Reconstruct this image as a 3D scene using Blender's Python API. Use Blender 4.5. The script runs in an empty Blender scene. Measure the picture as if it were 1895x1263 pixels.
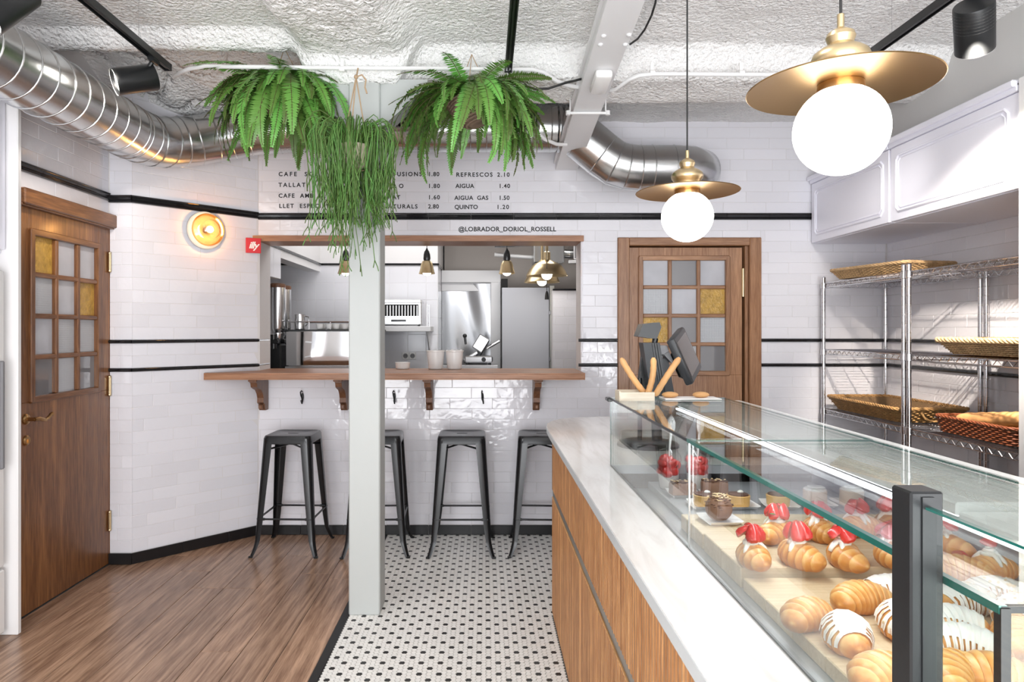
import bpy, bmesh, math, random
from mathutils import Vector, Matrix, noise
R = random.Random(7)
PI = math.pi
C = bpy.context.scene.collection
# ------------------------------------------------------------------ camera, world, light, exposure
CAMZ, FPX, VX, VY = 1.44, 1260.0, 897.0, 612.0
cam_d = bpy.data.cameras.new('camera')
cam = bpy.data.objects.new('camera', cam_d); C.objects.link(cam)
cam.location = (0, 0, CAMZ); cam.rotation_euler = (PI/2, 0, 0)
cam_d.sensor_width = 36; cam_d.lens = FPX/1895*36
cam_d.shift_x = (947.5-VX)/1895; cam_d.shift_y = -(631.5-VY)/1895
cam_d.clip_start = .05
sc = bpy.context.scene
sc.camera = cam
sc.view_settings.view_transform = 'Standard'; sc.view_settings.look = 'None'
sc.view_settings.gamma = 1; sc.view_settings.use_curve_mapping = False
sc.view_settings.exposure = 0.36
try:
    sc.cycles.max_bounces = 10; sc.cycles.diffuse_bounces = 6; sc.cycles.glossy_bounces = 5
    sc.cycles.transmission_bounces = 8; sc.cycles.transparent_max_bounces = 24
    sc.cycles.caustics_reflective = False; sc.cycles.caustics_refractive = False
    sc.cycles.sample_clamp_indirect = 4.0
except Exception: pass
w = bpy.data.worlds.new('world'); sc.world = w; w.use_nodes = True
w.node_tree.nodes['Background'].inputs[0].default_value = (.93, .96, 1, 1)
w.node_tree.nodes['Background'].inputs[1].default_value = 1.0
def lamp(name, kind, loc, energy, color=(1, 1, 1), rot=None, target=None, **kw):
    d = bpy.data.lights.new(name, kind); d.energy = energy; d.color = color
    for k, v in kw.items(): setattr(d, k, v)
    o = bpy.data.objects.new(name, d); C.objects.link(o); o.location = loc
    if target is not None:
        o.rotation_euler = (Vector(target)-Vector(loc)).to_track_quat('-Z', 'Y').to_euler()
    elif rot: o.rotation_euler = rot
    return o
# daylight through the shop front behind the camera
lamp('shopfront_daylight', 'AREA', (0.1, -1.9, 1.5), 88, (.94, .965, 1), rot=(PI/2+.25, 0, 0), shape='RECTANGLE', size=4.4, size_y=2.4)
# added area lamp brightens the ceiling, standing in for pavement bounce
lamp('ceiling_bounce_fill', 'AREA', (0.1, -1.75, .5), 182, (.975, .985, 1), rot=(PI/2+.85, 0, 0), shape='RECTANGLE', size=4.4, size_y=1.7)
# added area lamps fill the kitchen, no ceiling fixture drawn
lamp('kitchen_fill', 'AREA', (-.6, 6.0, 2.85), 15, (1, .98, .97), rot=(0, 0, 0), shape='RECTANGLE', size=1.6, size_y=.8)
lamp('kitchen_fill_rear', 'AREA', (.5, 6.3, 2.7), 8, (1, .97, .93), rot=(0, 0, 0), shape='RECTANGLE', size=.6, size_y=.4)

# ------------------------------------------------------------------ materials
def newmat(name):
    m = bpy.data.materials.new(name); m.use_nodes = True
    nt = m.node_tree; b = nt.nodes['Principled BSDF']
    return m, nt, b
def N(nt, t, **kw):
    n = nt.nodes.new(t)
    for k, v in kw.items(): setattr(n, k, v)
    return n
def coords(nt, scale=(1, 1, 1), rand=True):
    tc = N(nt, 'ShaderNodeTexCoord'); mp = N(nt, 'ShaderNodeMapping')
    nt.links.new(tc.outputs['Object'], mp.inputs['Vector'])
    mp.inputs['Scale'].default_value = scale
    if rand:
        oi = N(nt, 'ShaderNodeObjectInfo'); ml = N(nt, 'ShaderNodeMath', operation='MULTIPLY'); ml.inputs[1].default_value = 97.0
        nt.links.new(oi.outputs['Random'], ml.inputs[0])
        nt.links.new(ml.outputs[0], mp.inputs['Location'])
    return mp.outputs['Vector']
def noise_n(nt, vec, scale, detail=3, rough=.5, dist=0):
    n = N(nt, 'ShaderNodeTexNoise'); n.inputs['Scale'].default_value = scale
    n.inputs['Detail'].default_value = detail; n.inputs['Roughness'].default_value = rough; n.inputs['Distortion'].default_value = dist
    nt.links.new(vec, n.inputs['Vector']); return n
def bump(nt, b, h, strength, dist=.01):
    bp = N(nt, 'ShaderNodeBump'); bp.inputs['Strength'].default_value = strength; bp.inputs['Distance'].default_value = dist
    nt.links.new(h, bp.inputs['Height']); nt.links.new(bp.outputs['Normal'], b.inputs['Normal'])
def ramp(nt, fac, stops):
    r = N(nt, 'ShaderNodeValToRGB'); e = r.color_ramp.elements
    while len(e) < len(stops): e.new(.5)
    for i, (p, c) in enumerate(stops): e[i].position = p; e[i].color = (*c, 1)
    nt.links.new(fac, r.inputs['Fac']); return r
def plain(name, col, rough=.5, metal=0, bs=0, bscale=40, bdist=.002, coat=0, emit=None, es=0, var=0, scale=(1, 1, 1), spec=None, sss=0, trans=0, detail=4):
    m, nt, b = newmat(name)
    b.inputs['Base Color'].default_value = (*col, 1); b.inputs['Roughness'].default_value = rough; b.inputs['Metallic'].default_value = metal
    if coat: b.inputs['Coat Weight'].default_value = coat; b.inputs['Coat Roughness'].default_value = .08
    if spec is not None: b.inputs['Specular IOR Level'].default_value = spec
    if sss: b.inputs['Subsurface Weight'].default_value = sss; b.inputs['Subsurface Radius'].default_value = (.02, .012, .008)
    if trans: b.inputs['Transmission Weight'].default_value = trans
    if emit: b.inputs['Emission Color'].default_value = (*emit, 1); b.inputs['Emission Strength'].default_value = es
    if bs or var:
        v = coords(nt, scale)
        n = noise_n(nt, v, bscale, detail)
        if bs: bump(nt, b, n.outputs['Fac'], bs, bdist)
        if var:
            n2 = noise_n(nt, v, bscale*.35, 3)
            c1 = [max(0, x*(1-var)) for x in col]; c2 = [min(1, x*(1+var)) for x in col]
            r = ramp(nt, n2.outputs['Fac'], [(.3, c1), (.7, c2)])
            nt.links.new(r.outputs['Color'], b.inputs['Base Color'])
    return m
def objvar(m, amt, hue=0):
    """each copy a little lighter or darker"""
    nt = m.node_tree; b = nt.nodes['Principled BSDF']
    oi = N(nt, 'ShaderNodeObjectInfo'); hs = N(nt, 'ShaderNodeHueSaturation')
    mr = N(nt, 'ShaderNodeMapRange'); mr.inputs['To Min'].default_value = 1-amt; mr.inputs['To Max'].default_value = 1+amt
    nt.links.new(oi.outputs['Random'], mr.inputs['Value']); nt.links.new(mr.outputs[0], hs.inputs['Value'])
    if hue:
        m2 = N(nt, 'ShaderNodeMapRange'); m2.inputs['To Min'].default_value = .5-hue; m2.inputs['To Max'].default_value = .5+hue
        nt.links.new(oi.outputs['Random'], m2.inputs['Value']); nt.links.new(m2.outputs[0], hs.inputs['Hue'])
    s = b.inputs['Base Color']
    if s.is_linked: nt.links.new(s.links[0].from_socket, hs.inputs['Color'])
    else: hs.inputs['Color'].default_value = s.default_value
    nt.links.new(hs.outputs['Color'], s); return m
def wood(name, dark, light, axis='Z', rough=.42, scale=1.0, vary=.1, cath=True, coat=0, mid=None, rings=.17):
    m, nt, b = newmat(name)
    st = {'X': (.16, 2.4, 2.4), 'Y': (2.4, .16, 2.4), 'Z': (2.4, 2.4, .16)}[axis]
    v = coords(nt, tuple(s*scale for s in st))
    n1 = noise_n(nt, v, 2.2, 2, .5, .6)
    ml = N(nt, 'ShaderNodeMath', operation='MULTIPLY'); ml.inputs[1].default_value = 46 if cath else 9
    nt.links.new(n1.outputs['Fac'], ml.inputs[0])
    sn = N(nt, 'ShaderNodeMath', operation='SINE'); nt.links.new(ml.outputs[0], sn.inputs[0])
    n2 = noise_n(nt, v, 34, 4, .6)
    mx = N(nt, 'ShaderNodeMath', operation='MULTIPLY_ADD'); mx.inputs[1].default_value = rings; mx.inputs[2].default_value = .05
    nt.links.new(sn.outputs[0], mx.inputs[0])
    ad = N(nt, 'ShaderNodeMath', operation='ADD'); nt.links.new(mx.outputs[0], ad.inputs[0]); nt.links.new(n2.outputs['Fac'], ad.inputs[1])
    mid = mid or tuple((a+c)/2 for a, c in zip(dark, light))
    r = ramp(nt, ad.outputs[0], [(.25, dark), (.55, mid), (.8, light)])
    nt.links.new(r.outputs['Color'], b.inputs['Base Color'])
    b.inputs['Roughness'].default_value = rough
    if coat: b.inputs['Coat Weight'].default_value = coat; b.inputs['Coat Roughness'].default_value = .15
    bump(nt, b, ad.outputs[0], .12, .002)
    return objvar(m, vary)
def glass(name, tint=(.965, .99, .98), base=.036, rough=0.0):
    m = bpy.data.materials.new(name); m.use_nodes = True; nt = m.node_tree; nt.nodes.clear()
    out = N(nt, 'ShaderNodeOutputMaterial'); mix = N(nt, 'ShaderNodeMixShader')
    tr = N(nt, 'ShaderNodeBsdfTransparent'); tr.inputs[0].default_value = (*tint, 1)
    gl = N(nt, 'ShaderNodeBsdfGlossy'); gl.inputs['Roughness'].default_value = rough
    lw = N(nt, 'ShaderNodeLayerWeight'); lw.inputs['Blend'].default_value = .5
    pw = N(nt, 'ShaderNodeMath', operation='POWER'); pw.inputs[1].default_value = 4.0
    ma = N(nt, 'ShaderNodeMath', operation='MULTIPLY_ADD'); ma.inputs[1].default_value = .8; ma.inputs[2].default_value = base
    nt.links.new(lw.outputs['Facing'], pw.inputs[0]); nt.links.new(pw.outputs[0], ma.inputs[0])
    nt.links.new(ma.outputs[0], mix.inputs[0]); nt.links.new(tr.outputs[0], mix.inputs[1]); nt.links.new(gl.outputs[0], mix.inputs[2])
    nt.links.new(mix.outputs[0], out.inputs[0]); return m
def tile_mat(name, col, rough, bs, bscale=9, var=.03, dist=.004):
    m, nt, b = newmat(name)
    v = coords(nt)
    n = noise_n(nt, v, bscale, 2, .45, .3); n2 = noise_n(nt, v, bscale*4, 3)
    b.inputs['Base Color'].default_value = (*col, 1); b.inputs['Roughness'].default_value = rough
    ad = N(nt, 'ShaderNodeMath', operation='MULTIPLY_ADD'); ad.inputs[1].default_value = .12
    nt.links.new(n2.outputs['Fac'], ad.inputs[0]); nt.links.new(n.outputs['Fac'], ad.inputs[2])
    bump(nt, b, ad.outputs[0], bs, dist)
    return objvar(m, var)
M = {}
M['tile'] = tile_mat('white_glazed_tile', (.765, .757, .80), .08, .5, 11, .035, .006)
M['tile_flat'] = tile_mat('white_square_tile', (.80, .80, .84), .16, .12, 8, .02)
M['tile_black'] = tile_mat('black_glazed_tile', (.012, .012, .014), .1, .3, 14, .3)
M['base_black'] = tile_mat('black_skirting_tile', (.007, .007, .008), .34, .2, 20, .3)
M['grout'] = plain('pale_grout', (.70, .68, .68), .9)
M['grout_floor'] = plain('grey_floor_grout', (.13, .125, .12), .9)
M['hex_white'] = plain('white_mosaic', (.86, .85, .82), .28)
M['hex_black'] = plain('black_mosaic', (.012, .012, .012), .3)
M['plaster'] = plain('rough_white_plaster', (.92, .915, .905), .95, bs=.9, bscale=55, bdist=.03, var=.03)
M['white_paint'] = plain('white_paint', (.80, .79, .79), .45)
M['cab_white'] = plain('white_lacquer_cabinet', (.83, .83, .91), .35, bs=.06, bscale=60)
M['grey_paint'] = plain('grey_wall_paint', (.56, .56, .55), .8, bs=.05, bscale=90)
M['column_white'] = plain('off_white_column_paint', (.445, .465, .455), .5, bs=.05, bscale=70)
M['steel_white'] = plain('white_steel_paint', (.74, .74, .75), .35)
M['plank'] = wood('brown_oak_floor', (.21, .115, .07), (.56, .355, .235), 'Y', .26, 1.0, .14, True, rings=.13)
M['door_wood'] = wood('sapele_door_wood', (.115, .040, .011), (.34, .148, .05), 'Z', .38, 1.3, .05, False, coat=.25)
M['door_wood_h'] = wood('sapele_door_wood_across', (.115, .040, .011), (.34, .148, .05), 'Y', .38, 1.3, .05, False, coat=.25)
M['bdoor_wood'] = wood('walnut_door_wood', (.22, .10, .045), (.49, .265, .14), 'Z', .38, 1.3, .05, False, coat=.2)
M['bdoor_wood_h'] = wood('walnut_door_wood_across', (.22, .10, .045), (.49, .265, .14), 'X', .38, 1.3, .05, False, coat=.2)
M['shelf_wood'] = wood('oiled_oak_shelf', (.26, .115, .055), (.50, .255, .14), 'X', .4, 1.2, .04, False)
M['bracket_wood'] = wood('dark_bracket_wood', (.12, .05, .024), (.26, .12, .06), 'Z', .45, 2, .05, False)
M['slat_wood'] = wood('iroko_slat_wood', (.29, .12, .04), (.66, .35, .145), 'Z', .42, 2.0, .13, False)
M['board_wood'] = wood('pale_beech_board', (.58, .44, .27), (.76, .62, .43), 'X', .5, 1.5, .04, False)
M['crate_wood'] = wood('cream_crate_wood', (.62, .53, .40), (.80, .73, .61), 'X', .6, 2, .03, False)
M['galv'] = plain('galvanised_duct', (.62, .63, .63), .24, 1, bs=.12, bscale=9, bdist=.01, var=.1)
M['steel'] = plain('stainless_steel', (.66, .66, .67), .2, 1, bs=.05, bscale=6, bdist=.01)
M['steel_mirror'] = plain('polished_steel', (.80, .80, .82), .07, 1, bs=.3, bscale=2.4, bdist=.03, detail=0)
M['steel_dark'] = plain('dark_polished_steel', (.20, .20, .205), .2, 1)
M['steel_dull'] = plain('brushed_steel_strip', (.42, .41, .38), .4, 1)
M['chrome'] = plain('chrome_wire', (.68, .68, .70), .14, 1)
M['black_metal'] = plain('matt_black_metal', (.011, .012, .013), .36, 0, spec=.4, bs=.04, bscale=90)
M['stool_metal'] = plain('gunmetal_black_stool', (.011, .0115, .013), .27, .2)
M['black_plastic'] = plain('black_plastic', (.010, .011, .012), .28)
M['charcoal'] = plain('charcoal_plastic', (.024, .027, .031), .38)
M['screen'] = plain('dark_brown_screen', (.06, .04, .03), .15)
M['grey_plastic'] = plain('grey_plastic', (.20, .20, .21), .4)
M['brass'] = plain('brushed_brass', (.56, .35, .145), .30, 1, bs=.05, bscale=120, scale=(1, 1, .1))
M['brass_dark'] = plain('aged_brass', (.45, .27, .12), .3, 1, bs=.3, bscale=60)
M['brass_pale'] = plain('pale_brass', (.66, .52, .31), .3, 1)
M['globe'] = plain('lit_opal_globe', (1, 1, 1), .3, emit=(1, .965, .91), es=5.0)
M['bulb'] = plain('lit_bulb', (1, 1, 1), .3, emit=(1, .90, .74), es=14)
M['bulb_warm'] = plain('lit_warm_bulb', (1, .9, .7), .3, emit=(1, .70, .34), es=12)
M['led'] = plain('led_strip', (1, 1, 1), .3, emit=(.92, .94, 1), es=6)
M['spot_lens'] = plain('lit_spot_lens', (1, 1, 1), .3, emit=(1, .95, .88), es=6)
M['glass'] = glass('case_glass')
M['glass_edge'] = plain('green_glass_edge', (.012, .13, .105), .12, coat=.4)
M['plastic_clear'] = glass('clear_plastic_cup', (.96, .96, .96), .06, .05)
M['amber_shade'] = glass('amber_glass_shade', (1, .66, .30), .12, .08)
M['slab'] = None
m, nt, b = newmat('white_marble_worktop'); v = coords(nt, (3, .45, 1), False)
n = noise_n(nt, v, 4, 6, .6, 1.2); r = ramp(nt, n.outputs['Fac'], [(.3, (.70, .655, .63)), (.5, (.82, .79, .775)), (.72, (.85, .83, .82))])
nt.links.new(r.outputs[0], b.inputs['Base Color']); b.inputs['Roughness'].default_value = .1; M['slab'] = m
M['slab_edge'] = plain('grey_worktop_edge', (.60, .63, .64), .25)
M['deck'] = plain('grey_steel_deck', (.42, .44, .46), .38, .5)
M['case_back'] = plain('grey_case_back', (.36, .36, .43), .3, .3, bs=.05)
M['rack_ledge'] = plain('pale_staff_worktop', (.84, .85, .83), .12)
M['wicker'] = objvar(plain('pale_wicker', (.56, .37, .19), .6, var=.25, bscale=60), .12)
M['wicker_mid'] = plain('honey_wicker', (.40, .225, .085), .6, var=.25, bscale=60)
M['wicker_dark'] = plain('red_brown_wicker', (.20, .055, .02), .55, var=.3, bscale=60)
M['wicker_in'] = plain('wicker_gap_shade', (.17, .10, .045), .8)  # dark brown puts shade into the weave gaps
M['wicker_grey'] = plain('grey_brown_rattan', (.24, .17, .12), .7, var=.25, bscale=60)
M['fern'] = objvar(plain('fern_green', (.115, .265, .045), .45, sss=0), .45, .02)
M['string_green'] = objvar(plain('string_plant_green', (.095, .195, .04), .5), .4, .025)
M['stem_brown'] = plain('brown_stem', (.10, .07, .03), .7)
M['soil'] = plain('dark_soil', (.03, .02, .014), .9)
M['rope'] = plain('jute_rope', (.42, .30, .19), .9)
M['pot_cream'] = plain('cream_woven_pot', (.62, .55, .42), .8, bs=.5, bscale=120)
M['white_gloss'] = plain('white_porcelain', (.82, .81, .80), .2)
M['paper'] = plain('white_paper', (.85, .83, .82), .6)
M['bread'] = plain('bread_crust', (.60, .31, .12), .6, var=.3, bscale=30, bs=.3)
M['bread_pale'] = plain('pale_bread_crust', (.62, .34, .14), .6, var=.2, bscale=30, bs=.3)
M['icing'] = plain('white_icing', (.86, .82, .76), .4, sss=.15)
M['cream'] = plain('whipped_cream', (.88, .86, .80), .5, sss=.2)
M['almond'] = plain('almond_flakes', (.78, .58, .34), .6, var=.2)
M['berry'] = plain('strawberry_red', (.62, .035, .03), .22, bs=.3, bscale=160, coat=.3, sss=.1)
M['berry_cut'] = plain('strawberry_cut_face', (.80, .24, .18), .35)
M['leaf'] = plain('strawberry_leaf', (.06, .16, .03), .6)
M['choc'] = plain('milk_chocolate', (.13, .055, .03), .4, bs=.4, bscale=120)
M['choc_light'] = plain('chocolate_mousse', (.26, .13, .075), .5, bs=.2, bscale=150)
M['custard'] = plain('yellow_pastry', (.72, .44, .15), .5, var=.15, bscale=40)
M['sponge'] = plain('pale_layer_cake', (.70, .54, .40), .6, var=.12, bscale=40)
M['yogurt'] = plain('white_yogurt', (.85, .80, .76), .4, sss=.1)
M['red'] = plain('red_sign', (.62, .012, .02), .35)
M['white_letter'] = plain('white_lettering', (.9, .9, .9), .5)
M['ink'] = plain('black_lettering', (.012, .012, .012), .6)
M['conduit'] = plain('white_conduit', (.78, .78, .78), .35)
M['rubber'] = plain('black_cable', (.015, .015, .015), .5)
M['dark'] = plain('dark_void', (.012, .012, .012), .8)
M['taupe'] = plain('taupe_wall_paint', (.42, .385, .36), .8)
M['fridge_grey'] = plain('grey_cold_room_door', (.46, .47, .51), .4)
M['pane_grey'] = plain('grey_obscure_glass', (.50, .51, .55), .12, bs=.25, bscale=14, var=.1)
M['pane_reed'] = None
m, nt, b = newmat('grid_patterned_glass'); v = coords(nt, (1, 1, 1), False)
b.inputs['Base Color'].default_value = (.47, .49, .52, 1); b.inputs['Roughness'].default_value = .15
sp = N(nt, 'ShaderNodeSeparateXYZ'); nt.links.new(v, sp.inputs[0]); hs = []
for ax in ('X', 'Y', 'Z'):
    a = N(nt, 'ShaderNodeMath', operation='MULTIPLY'); a.inputs[1].default_value = 520; nt.links.new(sp.outputs[ax], a.inputs[0])
    s = N(nt, 'ShaderNodeMath', operation='SINE'); nt.links.new(a.outputs[0], s.inputs[0]); hs.append(s)
a1 = N(nt, 'ShaderNodeMath', operation='ADD'); nt.links.new(hs[0].outputs[0], a1.inputs[0]); nt.links.new(hs[1].outputs[0], a1.inputs[1])
a2 = N(nt, 'ShaderNodeMath', operation='ADD'); nt.links.new(a1.outputs[0], a2.inputs[0]); nt.links.new(hs[2].outputs[0], a2.inputs[1])
bump(nt, b, a2.outputs[0], .22, .002); M['pane_reed'] = m
M['pane_clear'] = plain('clear_door_glass', (.20, .20, .21), .02, coat=1)
M['pane_amber'] = plain('amber_hammered_glass', (.50, .30, .06), .12, bs=.9, bscale=75, bdist=.006, var=.2)
M['croissant'] = None
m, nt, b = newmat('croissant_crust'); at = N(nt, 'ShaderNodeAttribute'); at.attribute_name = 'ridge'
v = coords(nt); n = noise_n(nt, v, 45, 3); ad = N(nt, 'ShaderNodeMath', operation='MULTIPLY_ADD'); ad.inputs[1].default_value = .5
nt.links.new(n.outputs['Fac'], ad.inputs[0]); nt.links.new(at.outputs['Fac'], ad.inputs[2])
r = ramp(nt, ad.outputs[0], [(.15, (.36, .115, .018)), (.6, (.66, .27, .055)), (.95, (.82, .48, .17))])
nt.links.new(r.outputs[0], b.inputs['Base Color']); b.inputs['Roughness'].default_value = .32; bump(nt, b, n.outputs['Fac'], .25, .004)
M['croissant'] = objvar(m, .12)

# ------------------------------------------------------------------ mesh building
def xf(M4, v): return (M4 @ Vector(v))[:] if M4 is not None else tuple(v)
class MB:
    def __init__(s): s.v = []; s.f = []; s.mi = []; s.cur = 0; s.attr = None
    def add(s, vs, fs, T=None):
        o = len(s.v); s.v += [xf(T, v) for v in vs]
        s.f += [[i+o for i in f] for f in fs]; s.mi += [s.cur]*len(fs); return s
    def box(s, c, d, bev=0, T=None, seg=1):
        x, y, z = d[0]/2, d[1]/2, d[2]/2
        if bev <= 0:
            vs = [(c[0]+a*x, c[1]+b*y, c[2]+e*z) for a in (-1, 1) for b in (-1, 1) for e in (-1, 1)]
            return s.add(vs, [(0, 1, 3, 2), (4, 6, 7, 5), (0, 4, 5, 1), (2, 3, 7, 6), (0, 2, 6, 4), (1, 5, 7, 3)], T)
        bm = bmesh.new(); bmesh.ops.create_cube(bm, size=1)
        bmesh.ops.scale(bm, vec=d, verts=bm.verts); bmesh.ops.bevel(bm, geom=bm.edges[:], offset=bev, segments=seg, affect='EDGES', profile=.5)
        bmesh.ops.translate(bm, vec=c, verts=bm.verts); bm.verts.index_update()
        s.add([v.co[:] for v in bm.verts], [[v.index for v in f.verts] for f in bm.faces], T); bm.free(); return s
    def bx(s, x0, x1, y0, y1, z0, z1, bev=0, T=None, seg=1):
        return s.box(((x0+x1)/2, (y0+y1)/2, (z0+z1)/2), (x1-x0, y1-y0, z1-z0), bev, T, seg)
    def tube(s, pts, r, n=8, closed=False, T=None, cap=True):
        P = [Vector(p) for p in pts]; k = len(P)
        rs = r if isinstance(r, (list, tuple)) else [r]*k
        vs = []; up = None
        for i in range(k):
            a = P[(i-1) % k] if (closed or i > 0) else P[i]; b = P[(i+1) % k] if (closed or i < k-1) else P[i]
            t = (b-a).normalized() if (b-a).length > 1e-9 else Vector((0, 0, 1))
            if up is None:
                up = Vector((0, 0, 1)) if abs(t.z) < .9 else Vector((1, 0, 0))
            u = (up - t*up.dot(t))
            if u.length < 1e-5: u = Vector((1, 0, 0)) - t*t.x
            u.normalize(); w_ = t.cross(u); up = u
            for j in range(n):
                a_ = 2*PI*j/n; vs.append((P[i]+(u*math.cos(a_)+w_*math.sin(a_))*rs[i])[:])
        fs = []
        for i in range(k if closed else k-1):
            for j in range(n):
                fs.append((i*n+j, i*n+(j+1) % n, ((i+1) % k)*n+(j+1) % n, ((i+1) % k)*n+j))
        if cap and not closed: fs += [list(range(n))[::-1], [(k-1)*n+j for j in range(n)]]
        return s.add(vs, fs, T)
    def cyl(s, p0, p1, r0, r1=None, n=16, T=None): return s.tube([p0, p1], [r0, r0 if r1 is None else r1], n, T=T)
    def lathe(s, prof, n=24, c=(0, 0, 0), T=None, capb=True, capt=True):
        vs = [(c[0]+r*math.cos(2*PI*j/n), c[1]+r*math.sin(2*PI*j/n), c[2]+z) for r, z in prof for j in range(n)]
        k = len(prof); fs = [(i*n+j, i*n+(j+1) % n, (i+1)*n+(j+1) % n, (i+1)*n+j) for i in range(k-1) for j in range(n)]
        if capb: fs.append(list(range(n))[::-1])
        if capt: fs.append([(k-1)*n+j for j in range(n)])
        return s.add(vs, fs, T)
    def sph(s, c, r, nu=16, nv=10, T=None):
        r = r if isinstance(r, (tuple, list)) else (r, r, r)
        vs = [(c[0], c[1], c[2]-r[2])]
        for i in range(1, nv):
            a = -PI/2+PI*i/nv
            vs += [(c[0]+r[0]*math.cos(a)*math.cos(2*PI*j/nu), c[1]+r[1]*math.cos(a)*math.sin(2*PI*j/nu), c[2]+r[2]*math.sin(a)) for j in range(nu)]
        vs.append((c[0], c[1], c[2]+r[2])); fs = []
        for j in range(nu): fs.append((0, 1+(j+1) % nu, 1+j))
        for i in range(nv-2):
            for j in range(nu): fs.append((1+i*nu+j, 1+i*nu+(j+1) % nu, 1+(i+1)*nu+(j+1) % nu, 1+(i+1)*nu+j))
        L = len(vs)-1
        for j in range(nu): fs.append((L, 1+(nv-2)*nu+j, 1+(nv-2)*nu+(j+1) % nu))
        return s.add(vs, fs, T)
    def loft(s, loops, T=None, capa=True, capb=True, closed=True):
        n = len(loops[0]); vs = [p for l in loops for p in l]; fs = []
        for i in range(len(loops)-1):
            for j in range(n if closed else n-1): fs.append((i*n+j, i*n+(j+1) % n, (i+1)*n+(j+1) % n, (i+1)*n+j))
        if capa: fs.append(list(range(n))[::-1])
        if capb: fs.append([(len(loops)-1)*n+j for j in range(n)])
        return s.add(vs, fs, T)
    def prism(s, poly, axis, a, b, T=None):
        """poly in the two other axes (in x,y,z order), extruded along axis from a to b"""
        def p(u, v, t): return {'X': (t, u, v), 'Y': (u, t, v), 'Z': (u, v, t)}[axis]
        return s.loft([[p(u, v, a) for u, v in poly], [p(u, v, b) for u, v in poly]], T)
    def mesh(s, name, mats, smooth=True, ang=35):
        me = bpy.data.meshes.new(name); me.from_pydata(s.v, [], s.f)
        for m_ in (mats if isinstance(mats, (list, tuple)) else [mats]): me.materials.append(m_)
        if any(s.mi): me.polygons.foreach_set('material_index', s.mi)
        bm = bmesh.new(); bm.from_mesh(me); bmesh.ops.recalc_face_normals(bm, faces=bm.faces[:]); bm.to_mesh(me); bm.free()
        if s.attr:
            a = me.attributes.new(s.attr[0], 'FLOAT', 'POINT'); a.data.foreach_set('value', s.attr[1])
        if smooth:
            me.shade_smooth()
            try: me.set_sharp_from_angle(angle=math.radians(ang))
            except Exception: pass
        return me
    def build(s, name, mats, parent=None, loc=(0, 0, 0), smooth=True, ang=35, **props):
        return link(name, s.mesh(name, mats, smooth, ang), parent, loc, **props)
def link(name, me, parent=None, loc=(0, 0, 0), rot=None, **props):
    o = bpy.data.objects.new(name, me); C.objects.link(o); o.location = loc
    if rot: o.rotation_euler = rot
    if parent is not None: o.parent = parent
    for k, v in props.items(): o[k] = v
    return o
def thing(name, label, cat, loc=(0, 0, 0), rotz=0, group=None):
    o = bpy.data.objects.new(name, None); C.objects.link(o); o.location = loc; o.rotation_euler = (0, 0, rotz); o.empty_display_size = .05
    o['label'] = label; o['category'] = cat
    if group: o['group'] = group
    return o
def tag(o, label, cat, group=None):
    o['label'] = label; o['category'] = cat
    if group: o['group'] = group
    return o
def struct(o, label=None, cat='wall'):
    o['kind'] = 'structure'
    if label: o['label'] = label; o['category'] = cat
    return o
def dup(root, loc, rotz=0, label=None, group=None, scale=None):
    r = root.copy(); C.objects.link(r); r.location = loc; r.rotation_euler = (0, 0, rotz)
    if scale: r.scale = scale
    if label: r['label'] = label
    if group: r['group'] = group
    for ch in list(root.children):
        c = ch.copy(); C.objects.link(c); c.parent = r
        for g in list(ch.children):
            d = g.copy(); C.objects.link(d); d.parent = c
    return r
def at(px, py, Y): return Vector(((px-VX)/FPX*Y, Y, CAMZ-(py-VY)/FPX*Y))
def text(name, s, parent, loc, size, mat, rot=(PI/2, 0, 0), space=1.0, align='LEFT', ext=.0008, shear=0, width=None):
    cu = bpy.data.curves.new(name, 'FONT'); cu.body = s; cu.size = size; cu.extrude = ext; cu.space_character = space
    cu.align_x = align; cu.materials.append(mat); cu.shear = shear; cu.resolution_u = 3
    try: cu.offset = size*.022
    except Exception: pass
    o = bpy.data.objects.new(name, cu); C.objects.link(o); o.location = loc; o.rotation_euler = rot
    if parent is not None: o.parent = parent
    return o
# ---- tiling
_tm = {}
def tile_mesh(w_, h_, d, mat, name):
    k = (round(w_, 3), round(h_, 3), d, mat.name)
    if k not in _tm:
        b = MB().box((0, 0, 0), (k[0], k[1], d), min(.0016, d*.3)); _tm[k] = b.mesh(name, mat, True, 30)
    return _tm[k]
def rect_minus(r, holes):
    out = [r]
    for (a0, b0, a1, b1) in holes:
        nx = []
        for (u0, v0, u1, v1) in out:
            if a1 <= u0+1e-6 or a0 >= u1-1e-6 or b1 <= v0+1e-6 or b0 >= v1-1e-6: nx.append((u0, v0, u1, v1)); continue
            if a0 > u0: nx.append((u0, v0, a0, v1))
            if a1 < u1: nx.append((a1, v0, u1, v1))
            m0, m1 = max(u0, a0), min(u1, a1)
            if b0 > v0: nx.append((m0, v0, m1, b0))
            if b1 < v1: nx.append((m0, b1, m1, v1))
        out = nx
    return [q for q in out if q[2]-q[0] > .006 and q[3]-q[1] > .006]
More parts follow.
